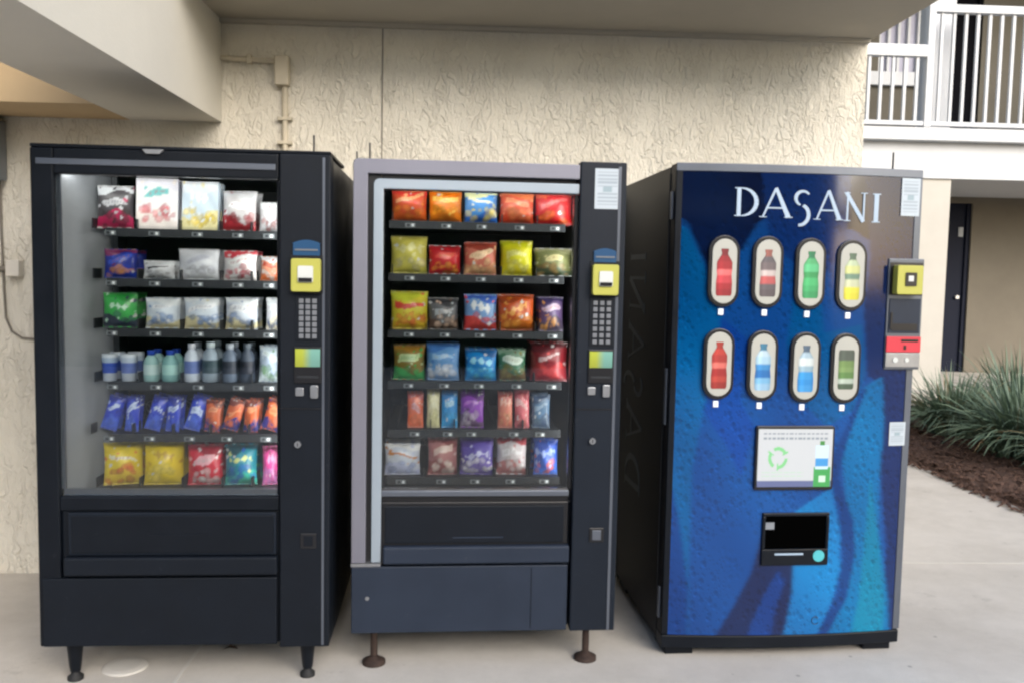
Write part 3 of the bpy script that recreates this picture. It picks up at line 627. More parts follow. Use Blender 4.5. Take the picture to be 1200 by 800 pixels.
P1 = [
 # row, x0,y0,x1,y1,kind,palette,label,back
 (0,110,216,153,'pack',((78,74,78),WHT,(190,190,195),(60,50,54),(190,40,90)),'see-through pastry pack with white top and pink base, top left corner',None),
 (0,157,208,206,'carton',((238,236,238),(228,226,236),(120,200,200),(226,110,120),(240,230,225)),'white box printed with coloured dots, second on the top shelf',.05),
 (0,211,212,254,'carton',((205,222,236),(225,232,238),(240,240,240),(235,205,60),(236,226,170)),'tall pale blue box with yellow corner on the top shelf',.05),
 (0,257,222,298,'pack',((200,196,198),(205,205,208),(235,235,238),(150,40,50),(180,50,60)),'white pack with dark red base, fourth on the top shelf',.08),
 (0,302,236,326,'pack',((196,196,200),WHT,(240,240,242),(170,110,110),(200,200,205)),'small white pack at the right end of the top shelf',.08),
 (1,119,291,157,'bag',((36,52,150),(120,40,90),(60,90,200),(220,150,90),(30,60,170)),'blue bag with orange picture, left end of second shelf',.09),
 (1,165,305,202,'pack',((215,216,220),WHT,(40,40,46),(150,150,155),WHT),'low white pack with black mark, second on the second shelf',.08),
 (1,206,291,254,'pack',((214,216,224),(225,226,232),(190,192,206),(200,200,210),(222,224,230)),'crumpled white bag in the middle of the second shelf',.09),
 (1,259,293,299,'pack',((226,222,224),(214,70,84),(240,240,240),(210,70,90),(232,226,226)),'white bag with red top, fourth on the second shelf',.09),
 (1,303,300,327,'pack',((222,150,120),WHT,(200,70,40),(230,225,220),(225,120,70)),'orange and white pack, right end of the second shelf',.09),
 (2,117,343,158,'pack',((60,170,80),(40,150,60),(190,225,200),(60,70,90),(60,66,84)),'green topped pack with dark base, left end of third shelf',.09),
 (2,168,349,208,'pack',((210,220,232),(225,230,234),(235,236,240),(120,150,200),(222,212,170)),'white and cream pack next to the green pack on third shelf',.08),
 (2,214,349,254,'pack',((210,220,232),(225,230,234),(235,236,240),(120,150,200),(222,212,170)),'white and cream pack in the middle slot of third shelf',.08),
 (2,262,349,300,'pack',((210,218,230),(225,230,234),(235,236,240),(130,150,190),(222,212,170)),'white and cream pack fourth from left on third shelf',.08),
 (2,310,349,327,'pack',((214,216,224),(225,230,234),(235,236,240),(90,110,150),(222,214,190)),'narrow white pack at the right end of third shelf',.08),
 (3,116,415,135,'cup',((170,190,215),(215,225,235),(60,90,190),(200,200,200),(190,200,215)),'cup with blue band at the left end of fourth shelf',.07),
 (3,138,415,158,'cup',((190,205,225),(215,225,235),(110,130,200),(200,200,200),(190,200,215)),'cup with pale blue band, second on the fourth shelf',.07),
 (3,165,411,184,'bottle',((150,190,190),(40,80,190),(190,215,215),(200,200,200),(190,200,215)),'small bottle with blue cap and pale label, third on fourth shelf',.07),
 (3,187,411,207,'bottle',((130,180,180),(40,80,190),(170,215,210),(200,200,200),(190,200,215)),'blue capped bottle with greenish label, fourth on fourth shelf',.07),
 (3,213,403,232,'bottle',((200,210,225),(220,225,235),(100,120,180),(200,200,200),(190,200,215)),'white bottle with blue label in the middle of fourth shelf',.07),
 (3,234,401,255,'bottle',((150,165,180),(210,225,230),(60,80,90),(200,200,200),(190,200,215)),'tall grey bottle with dark label in the middle of fourth shelf',.07),
 (3,258,403,277,'bottle',((96,110,130),(170,180,190),(40,46,60),(200,200,200),(90,100,115)),'dark grey bottle left of its twin on fourth shelf',.07),
 (3,279,403,297,'bottle',((60,70,86),(90,100,110),(26,30,44),(200,200,200),(90,100,115)),'nearly black bottle second from right end on fourth shelf',.07),
 (3,301,405,327,'pack',((165,180,200),(190,205,215),(215,225,230),(110,150,110),(200,215,220)),'silver grey pack at the right end of fourth shelf',.08),
]
for i, (x0, x1) in enumerate(((113,133),(142,159),(165,184),(190,207),(212,231))):
    P1.append((4, x0, 466, x1, 'bar', ((40,66,200),(24,40,150),(200,215,245),(80,110,220),(70,100,215)), ('blue wrapped bar at the left end of fifth shelf', 'blue wrapped bar second from left on fifth shelf', 'blue wrapped bar third from left on fifth shelf', 'blue wrapped bar fourth from left on fifth shelf', 'blue wrapped bar beside the orange bars on fifth shelf')[i], .05))
for i, (x0, x1) in enumerate(((236,255),(257,276),(283,300),(303,323))):
    P1.append((4, x0, 470, x1, 'bar', ((210,96,44),(120,50,34),(235,150,100),(220,110,60),(50,50,130)), ('orange wrapped bar beside the blue bars on fifth shelf', 'orange wrapped bar second from the blue bars on fifth shelf', 'orange wrapped bar third from the blue bars on fifth shelf', 'orange wrapped bar at the right end of fifth shelf')[i], .05))
P1 += [
 (5,119,520,164,'bag',((232,204,34),(214,186,20),(235,228,200),(226,120,60),(235,200,60)),'yellow chip bag at the left end of the bottom shelf',.10),
 (5,166,520,212,'bag',((230,200,20),(220,190,10),(200,160,30),(235,210,90),(235,205,40)),'yellow chip bag next to the red bag on bottom shelf',.10),
 (5,218,522,259,'bag',((206,30,56),(150,20,44),(235,170,180),(232,225,225),(215,40,60)),'red chip bag in the middle of the bottom shelf',.10),
 (5,262,522,299,'bag',((20,130,150),(14,70,84),(210,220,140),(20,90,180),(60,180,160)),'teal chip bag right of the red bag on bottom shelf',.10),
 (5,306,524,327,'bag',((206,60,140),(120,20,70),(230,150,190),(200,90,150),(180,110,170)),'narrow pink bag at the right end of bottom shelf',.10),
]
for i, p in enumerate(P1):
    row, x0, y0, x1, kind, pal, lab, back = p
    yb = (270, 328, 386, 448, 508, 570)[row]
    product(1, S1[row], x0, y0, x1, yb, kind, pal, lab + ', left machine', 150+i, back, slant=(.28 if kind == 'bar' and i % 2 == 0 else (.06 if kind == 'bar' else 0)))

# ================================================================== MIDDLE MACHINE
k = 2; X, Y, r, W = MP[2]
m2 = vending_body(2, 'snack_machine', 'slate coloured snack machine with silver door trim, in the middle of the three', None, None)
uL, uR, zT, zB = .098, .772, 1.70, .655
MB().box(0, .02, .05, D, .136, 1.79).box(W-.16, W, .05, D, .136, 1.79).box(.02, W-.16, .05, D, 1.735, 1.79).box(.02, W-.16, D-.03, D, .136, 1.735).box(.02, W-.16, .05, D-.03, .136, .60).build('cabinet', M['slate2'], m2, bevel=.004)
MB().box(.0205, W-.1605, D-.08, D-.0305, .601, 1.734).box(.0205, .10, .10, D-.081, .601, 1.734).box(.101, W-.1605, .10, D-.081, .601, .61).box(W-.1615, W-.1602, .051, D-.081, .611, 1.734).build('back_liner', M['inner'], m2)
MB().box(.768, .7835, .012, .048, zB+.0005, zT-.0005).box(.0, .098, .012, .048, .39, 1.80).box(.098, uR, .012, .048, zT, 1.80).box(uL, uR, .012, .048, .605, zB).box(uL, uR, .012, .048, .14, .604).build('door_frame', M['rblack'], m2, bevel=.003)
# silver outer trim, dark gap, pale inner strip
def band(u0, z1, w_, y0, y1, r_, zbot, uend):    # upside-down L with a rounded outer corner
    P = []
    n = 8; ri = max(r_-w_, .004)
    P += [(u0, zbot)] + [(u0+r_-r_*math.cos(R(90*i/n)), z1-r_+r_*math.sin(R(90*i/n))) for i in range(n+1)] + [(uend, z1), (uend, z1-w_)]
    P += [(u0+w_+ri-ri*math.cos(R(90*i/n)), z1-w_-ri+ri*math.sin(R(90*i/n))) for i in range(n, -1, -1)] + [(u0+w_, zbot)]
    n_ = len(P); b = MB(); vs = [(x, y0, z) for x, z in P] + [(x, y1, z) for x, z in P]; h = n_//2
    fs = [(i, i+1, n_-2-i, n_-1-i) for i in range(h-1)]; fb = [tuple(n_+j for j in f_)[::-1] for f_ in fs]
    sd_ = [(i, i+n_, (i+1) % n_+n_, (i+1) % n_)[::-1] for i in range(n_)]
    b.add(vs, [f_[::-1] for f_ in fs]+[f_[::-1] for f_ in fb]+sd_); return b
band(.001, 1.803, .050, -.012, .0115, .018, .395, uR+.01).build('outer_trim', M['lilac'], m2, bevel=.003)
band(.070, 1.737, .034, -.006, .0115, .02, .395, uR+.01).build('inner_trim', M['pale'], m2, bevel=.003)
MB().box(.0, .104, -.013, .0115, .383, .394).build('trim_foot', M['steel'], m2)
MB().box(uL+.006, uR-.001, .022, .027, zB+.001, zT-.001).build('glass', M['glass'], m2)
MB().box(uL+.006, uR-.001, -.004, .0115, .632, .652).build('glass_sill', M['trim'], m2, bevel=.002)
MB().box(uR+.012, W, -.012, .049, .136, 1.815).build('control_column', M['slate2'], m2, bevel=.005)
MB().box(W-.030, W-.020, -.015, -.0125, .14, 1.80).build('column_edge_strip', M['trim'], m2)
u0, u1, z0, z1 = rect(2, 451, 592, 661, 634)
MB().box(u0-.008, u1+.010, -.002, .0115, z0-.008, z1+.012).build('delivery_surround', M['rblack'], m2, bevel=.002)
fl = MB().box(u0, u1-.004, -.008, -.0025, z0, z1).build('delivery_flap', M['black2'], m2, bevel=.003)
MB().box(u0+.24, u0+.42, -.0105, -.0085, z0+.018, z0+.023).build('flap_lip', M['slate'], fl)
MB().box(.112, .775, -.024, .0115, .392, .456).build('ledge', M['slate'], m2, bevel=.008, seg=3)
MB().box(.002, .772, -.010, .0115, .140, .381).build('kick_panel', M['slate'], m2, bevel=.003)
MB().box(.64, .643, -.0115, -.0105, .15, .372).build('panel_seam', M['slate2'], m2)
MB().tube([(.058, -.014, .268), (.058, -.0105, .268)], .007, 12).build('screw', M['steel'], m2)
MB().box(uR+.015, W-.032, -.0145, -.0125, .945, .949).build('column_seam', M['rblack'], m2)
MB().tube([(.052, .06, 1.80), (.052, .06, 1.865)], .0032, 6).tube([(.01, .03, 1.80), (.01, .03, 1.83)], .003, 5).build('antenna', M['rblack'], m2)
u0, u1, z0, z1 = rect(2, 697, 198, 725, 246)
def note(s, t):
    c_ = (.44, .50, .55)
    if .12 < s < .88 and int(t*22) % 2 == 0 and .1 < t < .92 and not (.42 < t < .55): c_ = (.30, .35, .40)
    if .35 < s < .65 and .42 < t < .55: c_ = (.26, .34, .38)
    return c_
cgrid(MB(), u0, u1, z0, z1, -.0135, note, 14, 44).build('notice_sticker', M['print'], m2)
column_kit(2, m2, dict(badge=(694, 291, 722, 308), reader=(693, 310, 722, 346), keypad=(693, 351, 715, 404), lcd=(690, 411, 716, 430), coin1=(692, 457), coin2=(709, 457), lock=(693, 515), cup=(698, 625)))
for u, v in ((.079, .06), (W-.091, .06), (.079, D-.07), (W-.091, D-.07)): leg(m2, u, v, .137, M['rust'], .042, False)
MB().box(.11, .765, .052, .070, 1.722, 1.734).build('hidden_cabinet_lamp', M['tube'], m2)  # unseen strip behind the header, added to light the snacks
MB().box(.7785, .7868, .052, .09, .66, 1.69).build('hidden_cabinet_lamp', M['tube'], m2)  # unseen side strip added behind the stile to brighten the snacks
S2 = [mp(2, 560, y, .125)[1] for y in (262, 323, 388, 447, 503, 558)]
shelves(2, m2, S2, .118, .752, [480, 522, 563, 607, 648], 400, {5: [472, 520, 560, 602, 642], 4: [488, 527, 555, 605, 636]})
TB = ((210,196,120),)
P2 = [
 (0,459,221,500,'bag',((214,84,48),(214,60,50),(240,170,120),(235,130,50),(225,100,40)),'red orange bag at the left end of the top shelf',.09),
 (0,503,222,541,'bag',((232,130,24),(220,110,14),(240,190,90),(235,150,40),(225,120,20)),'plain orange bag second on the top shelf',.09),
 (0,545,221,583,'bag',((80,150,220),(220,225,170),(235,235,200),(240,220,120),(50,110,200)),'blue bag with yellow print in the middle of top shelf',.09),
 (0,587,223,626,'bag',((214,84,50),(226,120,70),(236,150,110),(230,130,80),(210,70,40)),'orange red bag fourth on the top shelf',.09),
 (0,629,223,671,'bag',((206,44,44),(214,90,60),(230,110,110),(225,110,50),(200,30,34)),'bright red bag at the right end of the top shelf',.09),
 (1,458,276,500,'bag',((206,196,90),(190,180,80),(220,214,150),(232,222,160),(210,200,90)),'pale yellow bag at the left end of the second shelf',.09),
 (1,503,287,540,'bag',((196,34,44),(170,24,34),(220,80,70),(232,150,60),(200,40,50)),'red bag second on the second shelf',.09),
 (1,545,283,582,'bag',((205,110,90),(150,60,44),(236,200,160),(235,190,140),(214,150,110)),'tan and red bag in the middle of the second shelf',.09),
 (1,588,281,624,'bag',((212,206,30),(190,190,20),(228,224,120),(220,214,110),(214,200,30)),'bright lemon yellow bag fourth on the second shelf',.09),
 (1,629,290,671,'bag',((120,124,80),(150,150,110),(190,180,130),(160,130,80),(70,84,60)),'olive and tan bag at the right end of the second shelf',.09),
 (2,458,341,501,'bag',((212,196,60),(200,205,60),(212,70,60),(214,110,60),(205,170,50)),'yellow bag with red picture at the left end of third shelf',.09),
 (2,503,349,537,'bag',((96,96,100),(60,60,64),(170,176,180),(200,170,150),(90,70,60)),'grey brown bag second on the third shelf',.09),
 (2,545,345,582,'bag',((120,160,210),(60,100,190),(230,232,235),(214,80,70),(214,70,70)),'blue and white bag with red base, middle of the third shelf',.09),
 (2,585,345,626,'bag',((190,80,28),(150,60,20),(226,160,80),(226,150,60),(190,100,30)),'rust orange bag fourth on the third shelf',.09),
 (2,633,348,661,'bag',((90,70,110),(50,40,80),(190,170,190),(200,140,70),(70,60,80)),'small dark purple bag at the right end of third shelf',.09),
 (3,461,404,497,'bag',((130,110,50),(150,110,40),(180,200,150),(70,170,80),(60,160,80)),'brown bag with green base at the left end of fourth shelf',.09),
 (3,500,402,538,'bag',((100,150,205),(70,120,190),(150,190,225),(225,225,228),(120,160,210)),'light blue bag with white picture second on fourth shelf',.09),
 (3,546,409,582,'bag',((20,130,205),(30,90,150),(150,215,240),(90,195,235),(20,140,215)),'vivid sky blue bag in the middle of fourth shelf',.09),
 (3,585,409,617,'bag',((60,110,84),(120,150,130),(190,205,195),(140,130,70),(110,90,60)),'dark green and tan bag fourth on the fourth shelf',.09),
 (3,623,401,665,'bag',((116,24,34),(80,20,28),(170,150,150),(190,60,60),(150,34,44)),'wide dark red bag at the right end of fourth shelf',.09),
 (4,478,461,496,'bar',((220,110,80),(190,90,90),(200,150,160),(226,120,80),(225,105,60)),'salmon pink bar at the left end of fifth shelf',.05),
 (4,501,459,515,'bar',((216,210,170),(190,185,140),(226,222,190),(205,200,150),(216,210,160)),'cream coloured bar left of the blue bar on fifth shelf',.05),
 (4,518,460,536,'bar',((30,140,210),(30,120,190),(160,200,225),(50,160,220),(30,150,215)),'sky blue bar right of the cream bar on fifth shelf',.05),
 (4,540,460,567,'pack',((130,50,170),(90,30,120),(170,90,200),(205,190,210),(110,80,120)),'purple pack in the middle of fifth shelf',.07),
 (4,585,461,601,'bar',((206,120,100),(170,70,60),(226,180,160),(214,150,110),(200,110,90)),'pink brown bar right of the purple pack on fifth shelf',.05),
 (4,605,459,621,'bar',((205,100,110),(170,60,70),(226,180,180),(200,120,110),(190,90,100)),'rose pink bar second from the right end on fifth shelf',.05),
 (4,625,463,645,'bar',((80,110,140),(50,70,100),(130,150,170),(90,110,130),(60,80,110)),'slate blue bar at the right end of fifth shelf',.05),
 (5,451,521,492,'pack',((200,205,220),(225,225,228),(205,130,60),(160,170,210),(190,195,225)),'white pouch with orange mark at the left end of bottom shelf',.09),
 (5,502,514,536,'bag',((170,110,110),(130,60,60),(210,180,170),(225,205,195),(150,80,80)),'dusty rose bag second on the bottom shelf',.09),
 (5,540,515,578,'bag',((90,70,170),(70,40,140),(190,190,225),(220,215,225),(120,100,180)),'violet bag with white picture in the middle of bottom shelf',.09),
 (5,583,514,617,'bag',((206,196,200),(190,70,80),(226,222,226),(200,190,190),(190,120,120)),'white bag with red top fourth on the bottom shelf',.09),
 (5,627,516,654,'bag',((50,90,190),(40,70,160),(150,170,225),(205,100,90),(60,110,210)),'blue bag with red picture at the right end of bottom shelf',.09),
]
for i, p in enumerate(P2):
    row, x0, y0, x1, kind, pal, lab, back = p
    yb = (262, 323, 388, 447, 503, 558)[row]
    product(2, S2[row], x0, y0, x1, yb, kind, pal, lab + ', middle machine', 300+i, back)

# ================================================================== RIGHT MACHINE (drinks)
X, Y, r, W = MP[3]
m3 = empty('drink_machine', (X, Y, 0), r); tag(m3, 'tall blue drink vending machine with wavy water print, rightmost of the three', 'vending machine', 'vending machines against the stucco wall')
BU = .030
def bulge(u): return -BU*(1-(2*u/W-1)**2)
def m3p(px, py):
    v = -BU*.5
    for _ in range(5):
        u, z = mp(3, px, py, v); v = bulge(min(max(u, 0), W))
    return u, z
def m3r(x0, y0, x1, y1):
    a = m3p(x0, y0); b_ = m3p(x1, y1); return a[0], b_[0], b_[1], a[1]
H3 = 1.83
MB().box(0, W, .075, .82, .045, H3-.005).build('cabinet', M['gloss'], m3, bevel=.004)
def curved(u0, u1, z0, z1, y_off, depth, n=24):    # solid whose front follows the bulge
    vs = []; 
    for i in range(n+1):
        u = u0+(u1-u0)*i/n; yf = bulge(u)+y_off
        vs += [(u, yf, z0), (u, yf, z1), (u, depth, z1), (u, depth, z0)]
    fs = []
    for i in range(n):
        a = i*4; c_ = a+4; fs += [(a, c_, c_+1, a+1), (a+1, c_+1, c_+2, a+2), (a+2, c_+2, c_+3, a+3), (a+3, c_+3, c_, a)]
    fs += [(0, 1, 2, 3), (n*4+3, n*4+2, n*4+1, n*4)]
    return MB().add(vs, fs)
curved(0, W, .085, H3, .004, .07).build('door', M['gloss'], m3, bevel=.004)
curved(.0, W, 1.802, H3+.001, -.004, .003, 30).build('top_trim', M['trim'], m3, bevel=.002)
curved(0, .022, .09, 1.8015, -.004, .003, 4).build('side_trim', M['black'], m3, bevel=.002)
curved(W-.028, W, .09, 1.8015, -.004, .003, 4).build('side_trim', M['trim'], m3, bevel=.002)
curved(.0, W, .035, .084, .0, .074, 30).build('base_rail', M['black'], m3, bevel=.004)
for u in (.02, W-.13): MB().box(u, u+.11, .02, .16, 0, .034).build('foot', M['black'], m3, bevel=.004)
for u in (.02, W-.13): MB().box(u, u+.11, .66, .80, 0, .044).build('foot', M['black'], m3, bevel=.004)
# printed panel
def in_poly(x, y, P):
    c_ = False; j = len(P)-1
    for i in range(len(P)):
        if (P[i][1] > y) != (P[j][1] > y) and x < (P[j][0]-P[i][0])*(y-P[i][1])/(P[j][1]-P[i][1])+P[i][0]: c_ = not c_
        j = i
    return c_
SH = [  # polygons in photo measurement, painter's order
 ([(780,180),(1100,180),(1100,780),(760,780)], (34,82,178)),
 ([(780,180),(1100,180),(1100,262),(1045,300),(1000,270),(950,262),(905,250),(888,262),(870,292),(840,330),(822,300),(806,262),(780,240)], (22,30,84)),
 ([(890,180),(1000,180),(990,290),(960,330),(920,300),(900,270)], (34,62,150)),
 ([(780,255),(806,268),(820,300),(838,335),(845,372),(840,420),(824,480),(812,545),(808,620),(806,770),(770,780)], (10,100,186)),
 ([(845,372),(862,385),(878,400),(868,470),(884,500),(868,560),(850,520),(836,500),(824,480),(840,420)], (30,72,180)),
 ([(930,350),(962,350),(966,390),(1010,380),(1014,440),(1000,480),(968,500),(950,480),(930,470),(922,400)], (14,92,176)),
 ([(1012,180),(1100,180),(1100,780),(1030,780),(1038,640),(1032,560),(1030,505),(1036,450),(1016,440),(1012,360),(1020,300)], (38,46,116)),
 ([(1014,452),(1034,440),(1036,500),(1030,560),(1030,620),(1040,700),(1042,770),(950,780),(970,735),(990,690),(998,630),(990,575),(986,524)], (10,112,196)),
 ([(1020,560),(1030,640),(1036,700),(1034,770),(990,770),(1006,700),(1012,640)], (14,128,190)),
 ([(1008,464),(1016,452),(992,520),(982,560),(1000,610),(1002,650),(992,700),(968,745),(950,770),(940,770),(958,740),(980,698),(988,650),(982,600),(974,560),(974,536)], (26,64,150)),
 ([(974,570),(984,620),(984,668),(974,705),(957,743),(946,775),(905,775),(920,735),(927,700),(930,660),(930,600)], (38,130,226)),
 ([(905,600),(930,640),(928,690),(920,735),(905,775),(820,775),(842,738),(862,705),(880,670),(892,630)], (44,44,104)),
 ([(912,668),(920,680),(908,715),(898,775),(868,775),(880,730),(898,690)], (36,66,160)),
 ([(776,520),(796,610),(806,690),(804,775),(760,780)], (24,70,164)),
]
SHc = [(P, tuple(a_*b_ for a_, b_ in zip(lin(c_), (.24, .60, .48)))) for P, c_ in SH]
SHl = [([m3p(*q_) for q_ in P], c_) for P, c_ in SHc]
def pc(u, z):
    c_ = SHl[0][1]
    for P, col in SHl[1:]:
        if in_poly(u, z, P): c_ = col
    return c_
nu, nz = 170, 320; u0, u1, z0, z1 = .0225, W-.0285, .087, 1.8015
grid = []
for j in range(nz+1):
    for i in range(nu+1):
        grid.append(pc(u0+(u1-u0)*i/nu, z0+(z1-z0)*j/nz))
# soften ribbon edges a little
def blur(g, n):
    for _ in range(n):
        h = list(g)
        for j in range(nz+1):
            for i in range(1, nu): 
                a = j*(nu+1)+i; h[a] = tuple((g[a-1][q_]+2*g[a][q_]+g[a+1][q_])*.25 for q_ in range(3))
        g = h
    return g
grid = blur(grid, 3)
_W = [(random.uniform(4, 14), random.uniform(2, 7), random.uniform(0, 6)) for _ in range(5)]
def tone(i):
    s_, t_ = (i % (nu+1))/nu, (i//(nu+1))/nz
    n_ = sum(math.sin(a_*s_+b_*t_*2.4+p_+1.3*math.sin(5*t_+p_)) for a_, b_, p_ in _W)/5
    g_ = .50+.62*min(1, max(0, (.93-t_)/.45)); g_ *= 1+.26*n_
    return (g_*(1-.1*n_), g_*(1+.16*n_), g_*(1+.04*n_))
grid = [tuple(c_*k_ for c_, k_ in zip(g_, tone(i))) for i, g_ in enumerate(grid)]
pb = MB(); cgrid(pb, u0, u1, z0, z1, 0, lambda s, t: grid[int(round(t*nz))*(nu+1)+int(round(s*nu))], nu, nz, yf=lambda u: bulge(u)-.001)
pb.build('printed_panel', M['wave'], m3)
def cv(poly, d0, d1, uc=None):   # small prism laid on the curved door at depth offsets d0<d1 (negative = outwards)
    um = sum(p_[0] for p_ in poly)/len(poly) if uc is None else uc; b_ = bulge(um)-.001
    return MB().prism(poly, b_+d0, b_+d1)
# lettering (serif capitals drawn by hand)
def stroke(p, q_, w0, w1):
    d = Vector((q_[0]-p[0], q_[1]-p[1])); n = Vector((-d.y, d.x)).normalized()
    return [(p[0]-n.x*w0/2, p[1]-n.y*w0/2), (q_[0]-n.x*w1/2, q_[1]-n.y*w1/2), (q_[0]+n.x*w1/2, q_[1]+n.y*w1/2), (p[0]+n.x*w0/2, p[1]+n.y*w0/2)]
def arc_strokes(cx, cz, rx, rz, a0, a1, w0, w1, n=12):
    L_ = []
    for i in range(n):
        t0, t1 = i/n, (i+1)/n; aa, ab = R(a0+(a1-a0)*t0), R(a0+(a1-a0)*t1)
        ww = lambda t: w0+(w1-w0)*math.sin(math.pi*t)
        L_.append(stroke((cx+rx*math.cos(aa), cz+rz*math.sin(aa)), (cx+rx*math.cos(ab), cz+rz*math.sin(ab)), ww(t0), ww(t1)))
    return L_
GL = {  # unit glyphs: height 1
 'D': (.78, [stroke((.14, 0), (.14, 1), .13, .13), stroke((.0, .985), (.3, .985), .035, .035), stroke((.0, .015), (.3, .015), .035, .035)] + arc_strokes(.22, .5, .50, .485, 90, -90, .03, .14)),
 'A': (.86, [stroke((.06, 0), (.42, 1.02), .05, .07), stroke((.42, 1.04), (.80, 0), .09, .14), stroke((.18, .33), (.66, .33), .05, .05), stroke((-.04, .01), (.18, .01), .03, .03), stroke((.68, .01), (.92, .01), .03, .03)]),
 'S': (.46, arc_strokes(.24, .72, .20, .25, 35, 250, .05, .10) + arc_strokes(.16, .14, .25, .36, 68, -95, .10, .10)),
 'N': (.80, [stroke((.12, 0), (.12, 1), .06, .06), stroke((.06, 1), (.70, -.02), .13, .13), stroke((.70, 0), (.70, 1), .06, .06), stroke((-.02, .99), (.2, .99), .03, .03), stroke((.58, .99), (.82, .99), .03, .03), stroke((.0, .01), (.24, .01), .03, .03)]),
 'I': (.3, [stroke((.15, 0), (.15, 1), .14, .14), stroke((.02, .985), (.28, .985), .035, .035), stroke((.02, .015), (.28, .015), .035, .035)]),
}
for ch, xa, xb in (('D', 861, 888), ('A', 892, 926), ('S', 931, 949), ('A', 956, 985), ('N', 990, 1014), ('I', 1022, 1031)):
    yt, yb = 220+(xa-861)*.045, 254+(xa-861)*.045
    a = m3p(xa, yt); b_ = m3p(xb, yb); gw, st = GL[ch]; sx = (b_[0]-a[0])/gw; sz = a[1]-b_[1]; q = MB(); uc = (a[0]+b_[0])/2; yb_ = bulge(uc)-.001
    for i_, s_ in enumerate(st): q.prism([(a[0]+x*sx, b_[1]+z*sz) for x, z in s_], yb_-.0022-.00005*i_, yb_-.0006)
    q.build('letter', M['lexan'], m3)
# side lettering reading upwards, on the left flank
def side_pt(px, py):
    c_, s_ = math.cos(r), math.sin(r); n = Vector((c_, s_, 0)); o_ = Vector((X, Y, 0)); d = ray(px, py); C_ = Vector((0, 0, HC)); t = (o_-C_).dot(n)/d.dot(n); P = C_+d*t
    return (P-o_).dot(Vector((-s_, c_, 0))), P.z
zc = side_pt(745, 283)[1]; pitch = {'D': .20, 'A': .21, 'S': .14, 'N': .21, 'I': .09}
for ch in 'INASAD':
    gw, st = GL[ch]; wd_ = pitch[ch]-.045; q = MB()
    for i_, s_ in enumerate(st):
        # glyph x -> z upwards, glyph z(height) -> towards the back... letters turned a quarter turn
        pts = [(.66-z*.26, zc-pitch[ch]+x/gw*wd_) for x, z in s_]; n_ = len(pts)
        vs = [(-.0022-.00005*i_, y, z) for y, z in pts]+[(-.0004, y, z) for y, z in pts]
        q.add(vs, [(0,1,2,3),(7,6,5,4)]+[(i, i+4, (i+1) % 4+4, (i+1) % 4) for i in range(4)])
    q.build('side_letter', M['sideletter'], m3); zc -= pitch[ch]
for zc_, h in ((1.68, .05), (.98, .105), (.20, .06)): MB().box(-.008, -.0005, .025, .045, zc_-h, zc_+h).build('hinge', M['trim'], m3, bevel=.002)
MB().box(-.004, -.0005, .071, .0745, .09, 1.80).build('door_gasket', M['rubber'], m3)
# selection buttons
BT = [(847,318),(898,319),(948,321),(996,323),(841,426),(892,428),(942,430),(989,431)]
BC = [  # rows from the bottom to the top: colours of the bottle picture
 ([(150,24,34),(165,30,40),(200,60,70),(235,110,110),(165,30,40),(150,24,34),(120,20,30)], 'red'),
 ([(90,80,84),(96,88,92),(190,90,90),(205,190,186),(110,98,100),(96,90,94),(150,90,80)], 'dark'),
 ([(50,150,90),(60,165,100),(70,180,110),(50,150,84),(90,190,130),(80,170,110),(40,120,80)], 'green'),
 ([(214,206,60),(222,214,70),(200,205,170),(110,140,120),(205,210,140),(190,205,170),(90,110,90)], 'yellow'),
 ([(150,40,36),(180,60,50),(160,36,36),(220,110,100),(170,50,44),(190,60,50),(160,50,40)], 'orange'),
 ([(150,190,220),(120,180,220),(30,110,180),(60,140,200),(170,205,225),(190,215,230),(60,120,150)], 'clear'),
 ([(60,150,215),(40,140,210),(50,150,215),(150,180,195),(215,225,225),(170,195,210),(80,100,120)], 'blue'),
 ([(70,90,70),(180,195,180),(90,130,70),(120,150,90),(110,140,80),(80,90,80),(80,90,80)], 'can'),
]
BL_ = ['red bottle picture, upper row left', 'dark bottle picture, upper row', 'green bottle picture, upper row', 'yellow bottle picture, upper row right', 'orange red bottle picture, lower row left', 'clear water bottle picture, lower row', 'bright blue bottle picture, lower row', 'dark green can picture, lower row right']
